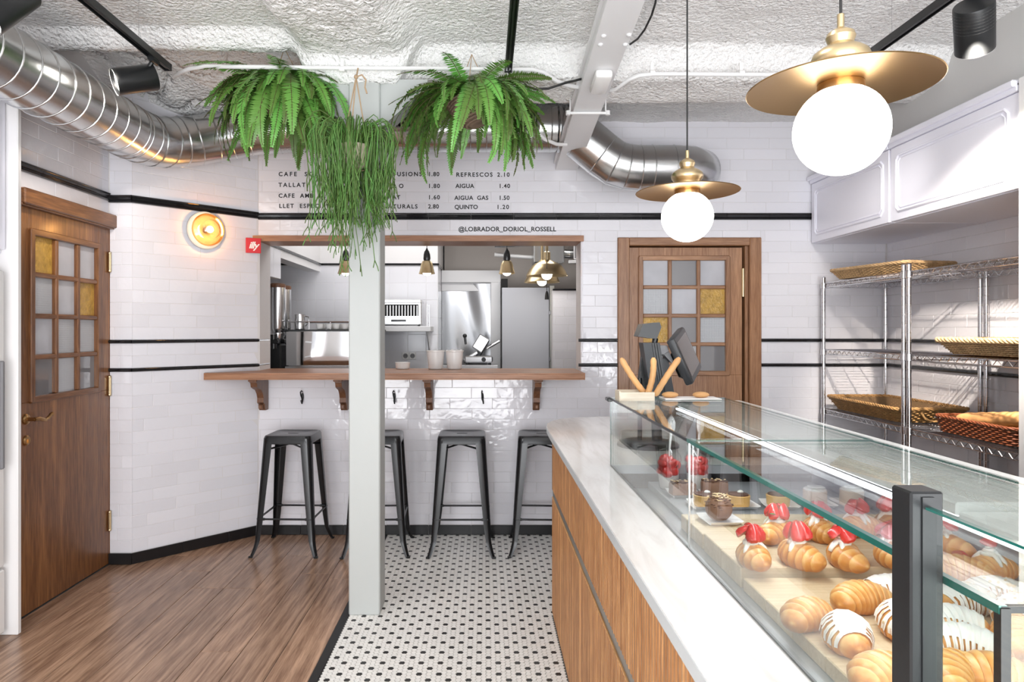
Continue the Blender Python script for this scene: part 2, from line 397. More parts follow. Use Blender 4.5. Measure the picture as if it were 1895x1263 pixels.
def tiling(parent, O, U, Nn, rows, u0, u1, length, mat, holes=(), gap=.0017, depth=.009, name='tile', jit=.004, limit=300, stagger=.5, rank=None, start=0):
    """tiles on the plane O + u*U + v*Z, facing Nn; rows = [(v0, v1), ...]"""
    U = Vector(U).normalized(); Nn = Vector(Nn).normalized(); O = Vector(O); Z = Vector((0, 0, 1))
    B = Matrix((U, Z, Nn)).transposed()
    if B.determinant() < 0: B = Matrix((-U, Z, Nn)).transposed()
    rects = []
    for i, (v0, v1) in enumerate(rows):
        off = start+(length*stagger if i % 2 else 0)+(R.uniform(-.03, .03) if stagger else 0); u = u0-length+((off) % length)
        while u < u1:
            a, b_ = max(u, u0), min(u+length, u1)
            if b_-a > .012: rects += rect_minus((a, v0, b_, v1), holes)
            u += length
    if rank: rects.sort(key=rank)
    rest = MB()
    for k, (a, v0, b_, v1) in enumerate(rects):
        ww, hh = b_-a-gap, v1-v0-gap
        if ww < .004 or hh < .004: continue
        p = O+U*((a+b_)/2)+Z*((v0+v1)/2)+Nn*(.0022-depth/2)
        rm = B @ Matrix.Rotation(R.uniform(-jit, jit), 3, 'X') @ Matrix.Rotation(R.uniform(-jit, jit)*.5, 3, 'Y')
        if k < limit:
            o = bpy.data.objects.new(name, tile_mesh(ww, hh, depth, mat, name)); C.objects.link(o); o.parent = parent
            o.location = p; o.rotation_euler = rm.to_euler()
        else:
            rest.box((0, 0, 0), (ww, hh, depth), .0014, T=Matrix.Translation(p) @ rm.to_4x4())
    if rest.v: rest.build('tile_field', mat, parent, kind='stuff')
def even(v0, v1, n): return [(v0+(v1-v0)*i/n, v0+(v1-v0)*(i+1)/n) for i in range(n)]
# ================================================================== STRUCTURE
# ---- floors
fl = struct(MB().bx(-2.9, 3.0, -2.0, 9.2, -.06, -.004).build('floor', M['grout_floor']))
FX0 = -.724
for k in range(9):                                   # oak planks, seams every 183 mm
    xa, xb = FX0-.183*(k+1), FX0-.183*k
    if xa < -2.31: xa = -2.31
    y = 1.5+R.uniform(-.6, 0)
    while y < 4.8:
        y1 = min(y+R.choice((1.3, 1.55, 1.8)), 4.8)
        if y1-y > .05:
            me = MB().box((0, 0, 0), (xb-xa-.0025, y1-y-.0025, .012), .0012).mesh('plank', M['plank'])
            link('plank', me, fl, ((xa+xb)/2, (y+y1)/2, -.006))
        y = y1
# behind the camera the planks go on as one field
MB().bx(-2.31, FX0, -2, .9, -.012, -.001).build('plank_field', M['plank'], fl)
struct(MB().bx(FX0, -.685, -2, 4.79, -.01, .003, .002).build('trim_1', M['black_metal']))
fl2 = struct(MB().bx(-.685, 1.0, -2, 4.8, -.008, -.0016).build('floor', M['grout_floor']))
S = .0139; P = S*.915
hexv = [(P*math.cos(PI/3*i), P*math.sin(PI/3*i)) for i in range(6)]
def hextile(mb, x, y):
    q = .88
    vs = [(x+a, y+b, -.002) for a, b in hexv]+[(x+a, y+b, .0004) for a, b in hexv]+[(x+a*q, y+b*q, .0012) for a, b in hexv]
    fs = [(i, (i+1) % 6, 6+(i+1) % 6, 6+i) for i in range(6)]+[(6+i, 6+(i+1) % 6, 12+(i+1) % 6, 12+i) for i in range(6)]+[tuple(range(12, 18))]
    mb.add(vs, fs)
hm = []
for mt in ('hex_white', 'hex_black'):
    b_ = MB(); hextile(b_, 0, 0); hm.append(b_.mesh('tile', M[mt], False))
cells = []
ch, rh = 1.5*S, math.sqrt(3)*S
for c in range(-34, 48):
    for r_ in range(-28, 84):
        x = -.025+c*ch; y = 2.851+r_*rh+(rh/2 if c % 2 else 0)
        if -.685+S*.8 < x < (.345 if y < 3.45 else .92) and y < 4.795:
            black = (c % 2 == 0) and (r_ % 4 == (0 if (c//2) % 2 == 0 else 2))
            cells.append((x, y, black))
vis = sorted([c for c in cells if c[1] > 2.79], key=lambda c: c[1])
near = set(id(c) for c in vis[:300])
fw, fb = MB(), MB()
for c in cells:
    if id(c) in near: link('tile', hm[1 if c[2] else 0], fl2, (c[0], c[1], 0))
    else:
        fw.cur = 1 if c[2] else 0; hextile(fw, c[0], c[1])
fw.build('tile_field', [M['hex_white'], M['hex_black']], fl2, smooth=False, kind='stuff')

# ---- back wall (tile face at Y=4.8), serving hatch and door opening
HATCH = (-1.6, 1.158, .678, 2.107); BDOOR = (.937, 0, 1.947, 2.095)
wb = MB()
for q in rect_minus((-1.75, 0, 3.0, 3.05), [(-1.6, 1.112, .678, 2.107), BDOOR]): wb.bx(q[0], q[2], 4.808, 5.05, q[1], q[3])
wall_back = struct(wb.build('wall_back', M['grout'], smooth=False))
ROWS = even(.07, 1.185, 15)+even(1.207, 1.36, 2)+even(1.382, 2.222, 11)+even(2.268, 2.95, 9)
def rk(q):
    u = (q[0]+q[2])/2; v = (q[1]+q[3])/2
    return (v > 2.72)*10+(u > .35 and v < .95)*10+(u > 2.35)*5
tiling(wall_back, (0, 4.808, 0), (1, 0, 0), (0, -1, 0), ROWS, -1.596, 2.83, .30, M['tile'], [HATCH, BDOOR], rank=rk)
# hatch reveals
rev = [(1.158+.0945*i, 1.158+.0945*(i+1)) for i in range(10)]
tiling(wall_back, (-1.608, 0, 0), (0, 1, 0), (1, 0, 0), rev, 4.80, 5.05, .125, M['tile'])
tiling(wall_back, (.686, 0, 0), (0, 1, 0), (-1, 0, 0), rev, 4.80, 5.05, .125, M['tile'])
# black bands
def band(parent, O, U, Nn, u0, u1, z0, z1, L, holes=(), ridged=False, name='border_tile'):
    U = Vector(U).normalized(); Nn = Vector(Nn).normalized(); u = u0
    h = z1-z0; ang = math.atan2(U.y, U.x)
    while u < u1-.004:
        b_ = min(u+L, u1)
        for q in rect_minus((u, z0, b_, z1), holes):
            mb = MB(); Lq = q[2]-q[0]-.002
            if ridged:
                pr = [(0, -h/2), (.012, -h/2), (.017, -h*.42), (.012, -h*.30), (.012, -h*.24), (.021, -h*.12), (.021, h*.12), (.012, h*.24), (.012, h*.30), (.017, h*.42), (.012, h/2), (0, h/2)]
            else:
                pr = [(0, -h/2), (.008, -h/2), (.015, -h*.3), (.018, 0), (.015, h*.3), (.008, h/2), (0, h/2)]
            mb.loft([[(t, -a, v) for a, v in pr] for t in (-Lq/2, Lq/2)])
            # local -Y faces Nn
            p = Vector(O)+U*((q[0]+q[2])/2)+Vector((0, 0, (z0+z1)/2))
            o = mb.build(name, M['tile_black'], parent, p, ang=50)
            X = U if (Vector((0, 0, 1)).cross(U)).dot(Nn) < 0 else -U
            o.rotation_euler = (0, 0, math.atan2(X.y, X.x))
        u = b_
band(wall_back, (0, 4.806, 0), (1, 0, 0), (0, -1, 0), -1.596, 2.83, 2.222, 2.268, .30, ridged=True)
for z0 in (1.185, 1.36):
    band(wall_back, (0, 4.806, 0), (1, 0, 0), (0, -1, 0), .66, 2.83, z0, z0+.022, .20, [BDOOR], name='pencil_tile')
def skirting(parent, O, U, Nn, u0, u1, L, h=.07):
    U = Vector(U).normalized(); Nn = Vector(Nn).normalized(); u = u0; Bm = Matrix((U, Vector((0, 0, 1)), Nn)).transposed()
    if Bm.determinant() < 0: Bm = Matrix((-U, Vector((0, 0, 1)), Nn)).transposed()
    while u < u1-.004:
        b_ = min(u+L, u1)
        o = MB().box((0, 0, 0), (b_-u-.002, h-.003, .012), .002).build('skirting_tile', M['base_black'], parent, Vector(O)+U*((u+b_)/2)+Vector((0, 0, h/2))+Nn*.005)
        o.rotation_euler = Bm.to_euler(); u = b_
base_b = struct(MB().bx(-1.6, .93, 4.80, 4.807, 0, .068).build('baseboard_back', M['grout']))
skirting(base_b, (0, 4.80, 0), (1, 0, 0), (0, -1, 0), -1.596, .93, .30)
base_r = struct(MB().bx(1.95, 2.83, 4.80, 4.807, 0, .068).build('baseboard_back', M['grout']))
skirting(base_r, (0, 4.80, 0), (1, 0, 0), (0, -1, 0), 1.95, 2.83, .30)
# ---- left wall with door opening, corner walls
LDOOR = (3.372, 0, 4.2, 2.067)
wl = MB()
for q in rect_minus((3.24, 0, 4.32, 3.05), [LDOOR]): wl.bx(-2.45, -2.318, q[0], q[2], q[1], q[3])
wl.bx(-3.1, -2.99, -2, 3.26, 0, 3.05); wl.bx(-2.99, -2.318, 3.25, 3.28, 0, 3.05)
wall_left = struct(wl.build('wall_left', M['grout'], smooth=False))
tiling(wall_left, (-2.318, 0, 0), (0, 1, 0), (1, 0, 0), [(2.067, 2.15), (2.15, 2.24)]+even(2.286, 2.95, 9), 3.24, 4.19, .30, M['tile'], [(3.372, 0, 4.26, 2.15)])
band(wall_left, (-2.316, 0, 0), (0, 1, 0), (1, 0, 0), 3.24, 4.19, 2.24, 2.286, .30, ridged=True)
A = Vector((-2.175, 4.19, 0)); B_ = Vector((-1.596, 4.80, 0)); D = (B_-A).normalized(); ND = Vector((D.y, -D.x, 0))
if ND.y > 0: ND = -ND
wc = MB()
wc.prism([(-2.32, 4.198), (-2.178, 4.198), (-1.59, 4.815), (-1.59, 5.05), (-2.32, 5.05)], 'Z', 0, 3.05)
wall_corner = struct(wc.build('wall_corner', M['grout'], smooth=False))
LR = even(.07, 1.185, 15)+even(1.207, 1.36, 2)+even(1.382, 2.228, 11)+even(2.274, 2.95, 9)
DL = (B_-A).length
tiling(wall_corner, A-ND*.008, D, ND, LR, .004, DL, .30, M['tile'], start=.1)
tiling(wall_corner, (0, 4.198, 0), (1, 0, 0), (0, -1, 0), LR, -2.312, -2.172, .30, M['tile'], start=.2)
for z0, z1, L, rg, nm in ((2.228, 2.274, .27, True, 'border_tile'), (1.185, 1.207, .2, False, 'pencil_tile'), (1.36, 1.382, .2, False, 'pencil_tile')):
    band(wall_corner, A-ND*.006, D, ND, 0, DL, z0, z1, L, ridged=rg, name=nm)
    band(wall_corner, (0, 4.196, 0), (1, 0, 0), (0, -1, 0), -2.312, -2.17, z0, z1, .15, ridged=rg, name=nm)
    if not rg: band(wall_corner, (-1.606, 0, 0), (0, 1, 0), (1, 0, 0), 4.8, 5.03, z0, z1, .23, name=nm)
bl = MB().add([A+ND*-.002, B_+ND*-.002, B_+ND*-.002+Vector((0, 0, .066)), A+ND*-.002+Vector((0, 0, .066))], [(0, 1, 2, 3)])
bl = struct(bl.build('baseboard_left', M['grout']))
skirting(bl, A, D, ND, 0, DL, .31); skirting(bl, (0, 4.19, 0), (1, 0, 0), (0, -1, 0), -2.312, -2.168, .145)
# ---- right wall
wr = MB().bx(2.838, 2.98, -2, 4.82, 0, 3.05)
wall_right = struct(wr.build('wall_right', M['grout'], smooth=False))
tiling(wall_right, (2.838, 0, 0), (0, 1, 0), (-1, 0, 0), ROWS[:28], 2.78, 4.80, .30, M['tile'])
for z0 in (1.185, 1.36): band(wall_right, (2.836, 0, 0), (0, 1, 0), (-1, 0, 0), 2.78, 4.8, z0, z0+.022, .20, name='pencil_tile')
# shop front: piers and lintel round the glazed opening the daylight comes through
wf = MB().bx(-3.1, -2.35, -2.12, -2, 0, 3.05).bx(2.5, 2.98, -2.12, -2, 0, 3.05).bx(-2.35, 2.5, -2.12, -2, 2.8, 3.05).bx(-2.35, 2.5, -2.12, -2, 0, .1)
struct(wf.build('wall_front', M['grey_paint'], smooth=False))
# grey bulkhead over the wall cupboards
struct(MB().bx(2.42, 2.838, -2, 4.802, 2.52, 3.04).build('wall_bulkhead', M['grey_paint'], smooth=False))
# ---- ceiling: rough plaster with beams
def sm(a, b_, x):
    t = max(0, min(1, (x-a)/(b_-a))); return t*t*(3-2*t)
def ceil_z(x, y):
    near = 2.93
    # right / middle bay profile
    if y < 3.5: zr = near-.012*sm(3.2, 3.5, y)
    elif y < 3.62: zr = near-.012-.155*sm(3.49, 3.61, y)
    elif y < 3.9: zr = 2.763-.02*sm(3.6, 3.88, y)
    else: zr = 2.743+.19*sm(3.9, 3.99, y)-.02*sm(4, 4.8, y)
    # left bay profile
    if y < 3.36: zl = near+.01
    elif y < 3.47: zl = near+.01-.075*sm(3.33, 3.44, y)
    elif y < 3.62: zl = near-.065+.17*sm(3.47, 3.56, y)
    else:
        zl = 3.035-.2*sm(3.75, 4.42, y+.08*noise.noise(Vector((x*3, 3, 0)))+.1*(x+1.6))
        zl += .1*sm(4.42, 4.52, y)
    wl_ = 1-sm(-1.02, -.93, x); z = zl*wl_+zr*(1-wl_)
    # beam along Y over the column
    e = .05*noise.noise(Vector((y*2.2, 7, 1)))
    wbm = sm(-1.0+e, -.86+e, x)*(1-sm(-.46+e, -.30+e, x))*(1-sm(3.62, 3.72, y))
    z = z*(1-wbm)+(2.815-.12*sm(3.385, 3.435, y)+.012*noise.noise(Vector((x*4, y*4, 3))))*wbm
    z -= .09*sm(2.2, 2.45, x)*(1-sm(3.4, 3.7, y))*.3
    # lumps
    p = Vector((x, y, 0))
    rough = .55+.8*wbm+.6*(1 if 3.44 < y < 3.7 else 0)
    z += .012*noise.noise(p*3.1)+.005*noise.noise(p*11)*rough+.006*noise.noise(p*34)*rough+.006*noise.noise(p*75)*rough
    if wl_ > .5 and y > 3.6: z -= .03*max(0, noise.noise(p*4.3+Vector((9, 0, 0))))**1.0-.05*(abs(noise.noise(p*3.7)) < .035)
    return z
xs = [-3.1, -2.7]+[-2.46+.0195*i for i in range(int((2.5+2.46)/.0195))]+[2.5, 2.75, 3.0]
ys = [-2.1, -1, 0, 1, 1.8]+[2.3+.08*i for i in range(5)]+[2.66+.0165*i for i in range(int((4.88-2.66)/.0165))]+[4.88]
cv = [(x, y, ceil_z(x, y)) for y in ys for x in xs]; nx = len(xs)
cf = [(j*nx+i, j*nx+i+1, (j+1)*nx+i+1, (j+1)*nx+i) for j in range(len(ys)-1) for i in range(nx-1)]
struct(MB().add(cv, cf).build('ceiling', M['plaster'], ang=180))
struct(MB().bx(-3.1, 3.0, -2.1, 5.06, 3.13, 3.2).build('ceiling', M['white_paint']))
# ---- column with haunches
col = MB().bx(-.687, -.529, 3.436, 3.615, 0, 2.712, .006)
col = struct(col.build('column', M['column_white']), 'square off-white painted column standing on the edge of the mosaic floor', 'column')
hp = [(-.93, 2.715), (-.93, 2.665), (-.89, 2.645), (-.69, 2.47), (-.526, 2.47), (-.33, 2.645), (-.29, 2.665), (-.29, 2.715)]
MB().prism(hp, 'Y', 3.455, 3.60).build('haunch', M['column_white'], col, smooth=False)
# ---- sloping steel member with emergency light
sl = thing('sloping_beam', 'white painted steel beam sloping down from the ceiling to the back wall', 'beam', (0, 0, 0)); sl['kind'] = 'structure'
p0, p1 = Vector((.578, 2.5, 2.818)), Vector((.578, 4.80, 2.572))
dv = (p1-p0).normalized(); nrm = Vector((0, dv.z, -dv.y)); 
if nrm.z > 0: nrm = -nrm
TB = Matrix((Vector((1, 0, 0)), dv, dv.cross(Vector((1, 0, 0))))).transposed().to_4x4()
TB = Matrix.Translation((p0+p1)/2) @ Matrix(((1, 0, 0, 0), (0, dv.y, -dv.z, 0), (0, dv.z, dv.y, 0), (0, 0, 0, 1)))
Lb = (p1-p0).length
MB().box((0, 0, .022), (.158, Lb, .044), .003, T=TB).build('beam_body', M['steel_white'], sl)
MB().box((0, 0, .052), (.185, Lb, .016), .003, T=TB).build('beam_flange', M['steel_white'], sl)
for px, py in ((1117, 66), (1164, 64), (1111, 82), (1157, 82)):
    k = (py-VY)/FPX; t = None
    # intersect the pixel ray with the underside plane
    n_ = (TB.to_3x3() @ Vector((0, 0, 1))); d_ = Vector(((px-VX)/FPX, 1, -k)); q0 = TB @ Vector((0, 0, 0)); o_ = Vector((0, 0, CAMZ))
    t = (q0-o_).dot(n_)/d_.dot(n_); q = o_+d_*t
    MB().lathe([(.012, 0), (.012, -.004), (.009, -.008), (.004, -.010)], 10, T=Matrix.Translation(q) @ TB.to_3x3().to_4x4()).build('bolt', M['steel_white'], sl)
def under(px, py):
    n_ = (TB.to_3x3() @ Vector((0, 0, 1))); d_ = Vector(((px-VX)/FPX, 1, -(py-VY)/FPX)); o_ = Vector((0, 0, CAMZ))
    return o_+d_*((TB @ Vector((0, 0, 0))-o_).dot(n_)/d_.dot(n_))
el = MB().box((0, 0, -.022), (.088, .20, .045), .016, T=Matrix.Translation(under(1112, 145)) @ TB.to_3x3().to_4x4(), seg=2).build('emergency_light', M['white_gloss'])
tag(el, 'white box emergency light fixed under the sloping steel beam', 'light')
q = under(1088, 206); q.z -= .010
cl = thing('beam_clamp', 'white rod clamp tied across the sloping steel beam', 'clamp', q)
MB().cyl((-.115, 0, 0), (.115, 0, 0), .008).build('clamp_rod', M['conduit'], cl)
for sx in (-1, 1):
    MB().cyl((sx*.10, 0, -.005), (sx*.10, 0, .16), .004, n=8).build('hanger_rod', M['conduit'], cl)
    MB().cyl((sx*.112, 0, -.012), (sx*.112, 0, .012), .013, n=8).build('nut', M['conduit'], cl)

# ================================================================== DOORS
def glazed_door(name, label, axis, L0, L1, ztop, gz, cols, rows, panes, woods, face, casing, handle=True):
    """axis 'X' (door in a wall facing -Y) or 'Y' (door in a wall facing +X); face = coordinate of the leaf face"""
    WV, WH = woods
    root = thing(name, label, 'door', (0, 0, 0)); root['kind'] = 'structure'
    def bx(mb, a, b_, d0, d1, z0, z1, bev=.002):
        if axis == 'X': mb.bx(a, b_, face+d0, face+d1, z0, z1, bev)
        else: mb.bx(face-d1, face-d0, a, b_, z0, z1, bev)
    g0, g1, gb, gt = gz
    leaf = MB()
    bx(leaf, L0, L1, 0, .04, .006, gb); bx(leaf, L0, g0, 0, .04, gb, ztop); bx(leaf, g1, L1, 0, .04, gb, ztop); bx(leaf, g0, g1, 0, .04, gt, ztop)
    leaf.build('leaf', WV, root)
    m_ = .028
    fr = MB(); bx(fr, g0-.006, g0+m_, -.016, .02, gb, gt, .004); bx(fr, g1-m_, g1+.006, -.016, .02, gb, gt, .004); fr.build('glazing_stile', WV, root)
    fr = MB(); bx(fr, g0, g1, -.0155, .02, gt-m_, gt+.006, .004); bx(fr, g0, g1, -.0155, .02, gb-.006, gb+m_, .004); fr.build('glazing_rail', WH, root)
    i0, i1, j0, j1 = g0+m_, g1-m_, gb+m_, gt-m_; nc, nr = cols, rows; bw = .026
    cw = (i1-i0-bw*(nc-1))/nc; chh = (j1-j0-bw*(nr-1))/nr
    for c in range(nc-1):
        mb = MB(); a = i0+cw*(c+1)+bw*c; bx(mb, a, a+bw, -.012, .02, j0, j1, .005); mb.build('glazing_bar', WV, root)
    for r_ in range(nr-1):
        mb = MB(); z = j0+chh*(r_+1)+bw*r_; bx(mb, i0, i1, -.0115, .02, z, z+bw, .005); mb.build('glazing_bar', WH, root)
    for r_ in range(nr):
        for c in range(nc):
            mb = MB(); a = i0+(cw+bw)*c; z = j0+(chh+bw)*(nr-1-r_)
            bx(mb, a-.004, a+cw+.004, .010, .016, z-.004, z+chh+.004, 0); mb.build('pane', M[panes[r_][c]], root)
    return root, bx
pan = [['pane_amber', 'pane_grey', 'pane_grey'], ['pane_reed', 'pane_grey', 'pane_amber'], ['pane_grey', 'pane_reed', 'pane_reed'], ['pane_clear', 'pane_reed', 'pane_clear']]
# left door: leaf face at X=-2.312
dl, bx = glazed_door('door_1', 'dark brown wooden door with twelve panes in the tiled wall beside the white fridge', 'Y', 3.374, 4.196, 2.064,
    (3.455, 4.075, 1.075, 1.955), 3, 4, pan, (M['door_wood'], M['door_wood_h']), -2.312, None)
mb = MB(); bx(mb, 3.36, 4.255, -.045, .03, 2.07, 2.15, .006); bx(mb, 3.36, 4.25, -.03, .03, 2.062, 2.076, .003); mb.build('door_head', M['door_wood_h'], dl)
mb = MB(); bx(mb, 3.35, 3.374, -.004, .05, 0, 2.065); bx(mb, 4.196, 4.2, -.002, .05, 0, 2.065, 0); mb.build('jamb', M['door_wood'], dl)
for z in (.27, 1.10, 1.86):
    MB().cyl((-2.302, 4.180, z-.05), (-2.302, 4.180, z+.05), .009, n=10).sph((-2.302, 4.180, z+.055), .010, 8, 6).sph((-2.302, 4.180, z-.055), .010, 8, 6).build('hinge', M['brass_pale'], dl)
hd = MB(); TH = Matrix.Translation((-2.312, 3.43, .992))
hd.lathe([(.027, 0), (.027, .006), (.02, .012), (.012, .014)], 18, T=TH @ Matrix.Rotation(PI/2, 4, 'Y'))
hd.cyl((0, 0, 0), (.05, 0, 0), .010, n=10, T=TH)
hd.tube([(.05, -.008, 0), (.055, .02, .002), (.055, .045, -.006), (.054, .07, -.012), (.053, .095, -.004), (.053, .115, .010), (.052, .128, .012)], [.010, .011, .010, .009, .009, .009, .011], 10, T=TH)
hd.build('handle', M['brass_dark'], dl)
MB().lathe([(.026, 0), (.026, .005), (.02, .010), (.006, .010)], 18, T=Matrix.Translation((-2.312, 3.432, .885)) @ Matrix.Rotation(PI/2, 4, 'Y')).box((-2.300, 3.432, .882), (.006, .005, .018)).build('keyhole_plate', M['brass_dark'], dl)
MB().bx(-2.9, -2.44, 3.29, 4.33, 0, 2.4).bx(-2.443, -2.43, 3.3, 4.25, 0, 2.1).build('door_backing', M['dark'], dl)
# back door: leaf face at Y=4.84
pan2 = [['pane_grey', 'pane_clear', 'pane_grey'], ['pane_reed', 'pane_grey', 'pane_amber'], ['pane_amber', 'pane_clear', 'pane_reed'], ['pane_reed', 'pane_reed', 'pane_clear']]
db, bx = glazed_door('door_2', 'walnut brown wooden door with twelve panes in the tiled back wall behind the till', 'X', 1.022, 1.828, 2.03,
    (1.095, 1.735, 1.125, 1.965), 3, 4, pan2, (M['bdoor_wood'], M['bdoor_wood_h']), 4.835, None)
mb = MB(); bx(mb, .937, 1.018, -.05, .15, 0, 2.095, .005); bx(mb, 1.864, 1.947, -.05, .15, 0, 2.095, .005); mb.build('casing', M['bdoor_wood'], db)
mb = MB(); bx(mb, 1.016, 1.866, -.048, .15, 2.038, 2.095, .005); mb.build('casing_head', M['bdoor_wood_h'], db)
mb = MB(); bx(mb, 1.840, 1.864, -.02, .06, 0, 2.04, .003); mb.build('jamb', M['bdoor_wood'], db)
for z in (.3, 1.78):
    MB().bx(1.822, 1.842, 4.826, 4.836, z-.10, z+.10, .002).cyl((1.832, 4.825, z-.1), (1.832, 4.825, z+.1), .007, n=8).build('hinge', M['brass_pale'], db)
MB().bx(.95, 1.93, 4.99, 5.045, 0, 2.1).build('door_backing', M['dark'], db)

# ================================================================== HATCH JOINERY
lt = MB().prism([(-1.66, 4.775), (.695, 4.775), (.695, 5.05), (-1.60, 5.05), (-1.60, 4.83)], 'Z', 2.067, 2.107)
lt = struct(lt.build('trim_2', M['shelf_wood']), 'oak board lining the top of the serving hatch', 'board')
bar = MB().prism([(-1.857, 4.50), (.664, 4.50), (.664, 5.06), (-1.595, 5.06), (-1.60, 4.80), (-1.86, 4.535)], 'Z', 1.113, 1.158)
bar = bar.build('bar_shelf', M['shelf_wood']); tag(bar, 'long oak bar shelf running through the serving hatch above the stools', 'shelf')
MB().bx(-1.85, .66, 4.497, 4.503, 1.12, 1.15, .002).build('front_edge', M['shelf_wood'], bar)
bl_ = ['beside the angled corner wall', 'partly hidden behind the white column', 'between the column and the third stool', 'close to the counter end']
blab = ['carved wooden bracket under the bar shelf at the angled corner', 'carved wooden bracket under the bar shelf just beside the column, on its corner side',
        'carved wooden bracket under the bar shelf above the third stool', 'carved wooden bracket under the bar shelf nearest the marble counter']
prof = [(4.792, 1.112), (4.535, 1.112), (4.535, 1.092), (4.55, 1.088), (4.56, 1.06), (4.60, 1.045), (4.64, 1.035), (4.675, 1.005), (4.69, .975), (4.685, .945), (4.70, .935), (4.715, .93), (4.722, .90), (4.735, .885), (4.792, .885)]
for i, px in enumerate((483.5, 636, 794.5, 992.5)):
    x = (px-VX)/FPX*4.72
    if i == 0: x = -1.545
    br = thing('shelf_bracket', blab[i].replace('nearest', 'next to'), 'bracket', (x, 4.79, .885), group='brackets under the bar shelf')
    MB().prism([(y-4.79, z-.885) for y, z in prof], 'X', -.022, .022).build('corbel', M['bracket_wood'], br)
    MB().bx(-.03, .03, -.265, 0, .213, .227, .004).build('cap', M['bracket_wood'], br)
    MB().bx(-.013, .013, -.108, -.06, .012, .045, .006).build('scroll_block', M['bracket_wood'], br)
for i, (px, lb) in enumerate(((560, 'black iron bag hook on the tiles above the corner stool'), (730, 'black iron bag hook on the tiles just past the column'), (893, 'black iron bag hook on the tiles between the third and fourth brackets'))):
    q = at(px, 735, 4.795)
    h = thing('bag_hook', lb, 'hook', q, group='bag hooks under the bar shelf')
    MB().tube([(0, -.002, .035), (-.004, -.018, .045), (-.006, -.035, .036), (-.004, -.03, .015), (0, -.012, -.005), (.004, -.02, -.03), (.006, -.04, -.042), (.004, -.05, -.03), (.002, -.05, -.018)], [.003, .004, .004, .005, .007, .006, .005, .004, .005], 8).build('hook_arm', M['black_metal'], h)
    MB().sph((0, -.002, .0), (.009, .006, .03), 10, 8).build('back_plate', M['black_metal'], h)
# ================================================================== COUNTER
ct = thing('service_counter', 'long wood-slatted service counter with a white marble top and rounded far end', 'counter', (0, 0, 0))
core = MB().bx(.375, 1.225, .2, 2.5, .002, .845).bx(.375, 1.2, 2.5, 3.46, .002, .914)
core.prism([(.375, 3.46), (.39, 3.58), (.46, 3.72), (.58, 3.80), (.72, 3.83), (1.2, 3.83), (1.2, 3.46)], 'Z', .002, .914)
core.build('carcass', M['bracket_wood'], ct, smooth=False)
up, lo = [], []
sm_u = MB().box((0, 0, 0), (.018, .0180, .284), .004).mesh('slat', M['slat_wood'])
sm_l = MB().box((0, 0, 0), (.018, .0180, .585), .004).mesh('slat', M['slat_wood'])
y = .62
while y < 3.47:
    link('slat', sm_u, ct, (.352, y, .770)); link('slat', sm_l, ct, (.352, y, .297)); y += .0235
# rounded far end
for k in range(12):
    a = k/11*PI/2
    x, y = .72-.36*math.cos(a), 3.49+.345*math.sin(a)
    o = link('slat', sm_u, ct, (x, y, .770)); o.rotation_euler = (0, 0, -a)
    o = link('slat', sm_l, ct, (x, y, .297)); o.rotation_euler = (0, 0, -a)
MB().bx(.349, .38, .2, 3.49, .588, .629).build('steel_strip', M['steel_dull'], ct)
MB().bx(.344, .366, .2, 3.485, .5835, .5895, .001).build('raw_edge', M['bread_pale'], ct)
arc = [(.315, 3.3), (.319, 3.5), (.332, 3.62), (.365, 3.72), (.43, 3.82), (.53, 3.885), (.66, 3.91)]
poly = [(.315, .2)]+arc+[(1.2, 3.92), (1.2, 2.512), (.467, 2.512), (.467, .2)]
MB().prism(poly, 'Z', .918, .945).build('worktop', M['slab'], ct, smooth=False)
poly2 = [(.3135, .2)]+[(x-.0015, y) for x, y in arc]+[(.66, 3.90), (.66, 3.89)]+[(x+.01, y-.004) for x, y in arc[::-1]]+[(.325, .2)]
MB().prism(poly2, 'Z', .9155, .942).build('worktop_edge', M['slab_edge'], ct, smooth=False)
# ---- staff ledge behind
# ================================================================== GLASS CASE
gc = thing('pastry_case', 'frameless glass pastry case with green-edged panes on the marble counter', 'display case', (0, 0, 0))
MB().bx(.467, 1.22, .2, 2.505, .846, .86).build('steel_deck', M['deck'], gc)
MB().bx(.60, 1.2, 2.0, 2.5, .8605, .885, .002).bx(.467, 1.2, 2.5, 2.509, .86, .944).build('deck_end', M['deck'], gc)
for ya, yb in ((.2, 1.008), (1.012, 1.75), (1.754, 2.505)):
    MB().bx(1.20, 1.21, ya, yb, .86, 1.10).build('back_panel', M['case_back'], gc, smooth=False)
MB().bx(.700, .935, 1.010, 2.492, 1.163, 1.1845, .003).build('rear_ledge', M['rack_ledge'], gc)
MB().bx(.700, .935, .2, 1.008, 1.157, 1.172, .003).build('rear_ledge', M['rack_ledge'], gc)
MB().bx(.698, .712, .62, 2.49, 1.150, 1.157, .002).build('led_strip', M['led'], gc)
MB().bx(.712, .93, .62, 2.49, 1.150, 1.1565).build('led_tray', M['steel'], gc)
def pane(name, x0, x1, y0, y1, z0, z1):
    return MB().bx(x0, x1, y0, y1, z0, z1).build(name, M['glass'], gc, smooth=False)
p1_ = pane('glass_pane', .459, .467, .61, 1.540, .9455, 1.186)
p2_ = pane('glass_pane', .459, .467, 1.546, 2.50, .9455, 1.186)
p3_ = pane('glass_pane', .459, .874, .61, 1.540, 1.1865, 1.1945)
p4_ = pane('glass_pane', .459, .880, 1.546, 2.50, 1.1865, 1.1945)
p5_ = pane('glass_pane', .468, .880, 2.494, 2.501, .9455, 1.186)
p6_ = pane('glass_pane', .468, .874, .606, .612, .9455, 1.186)
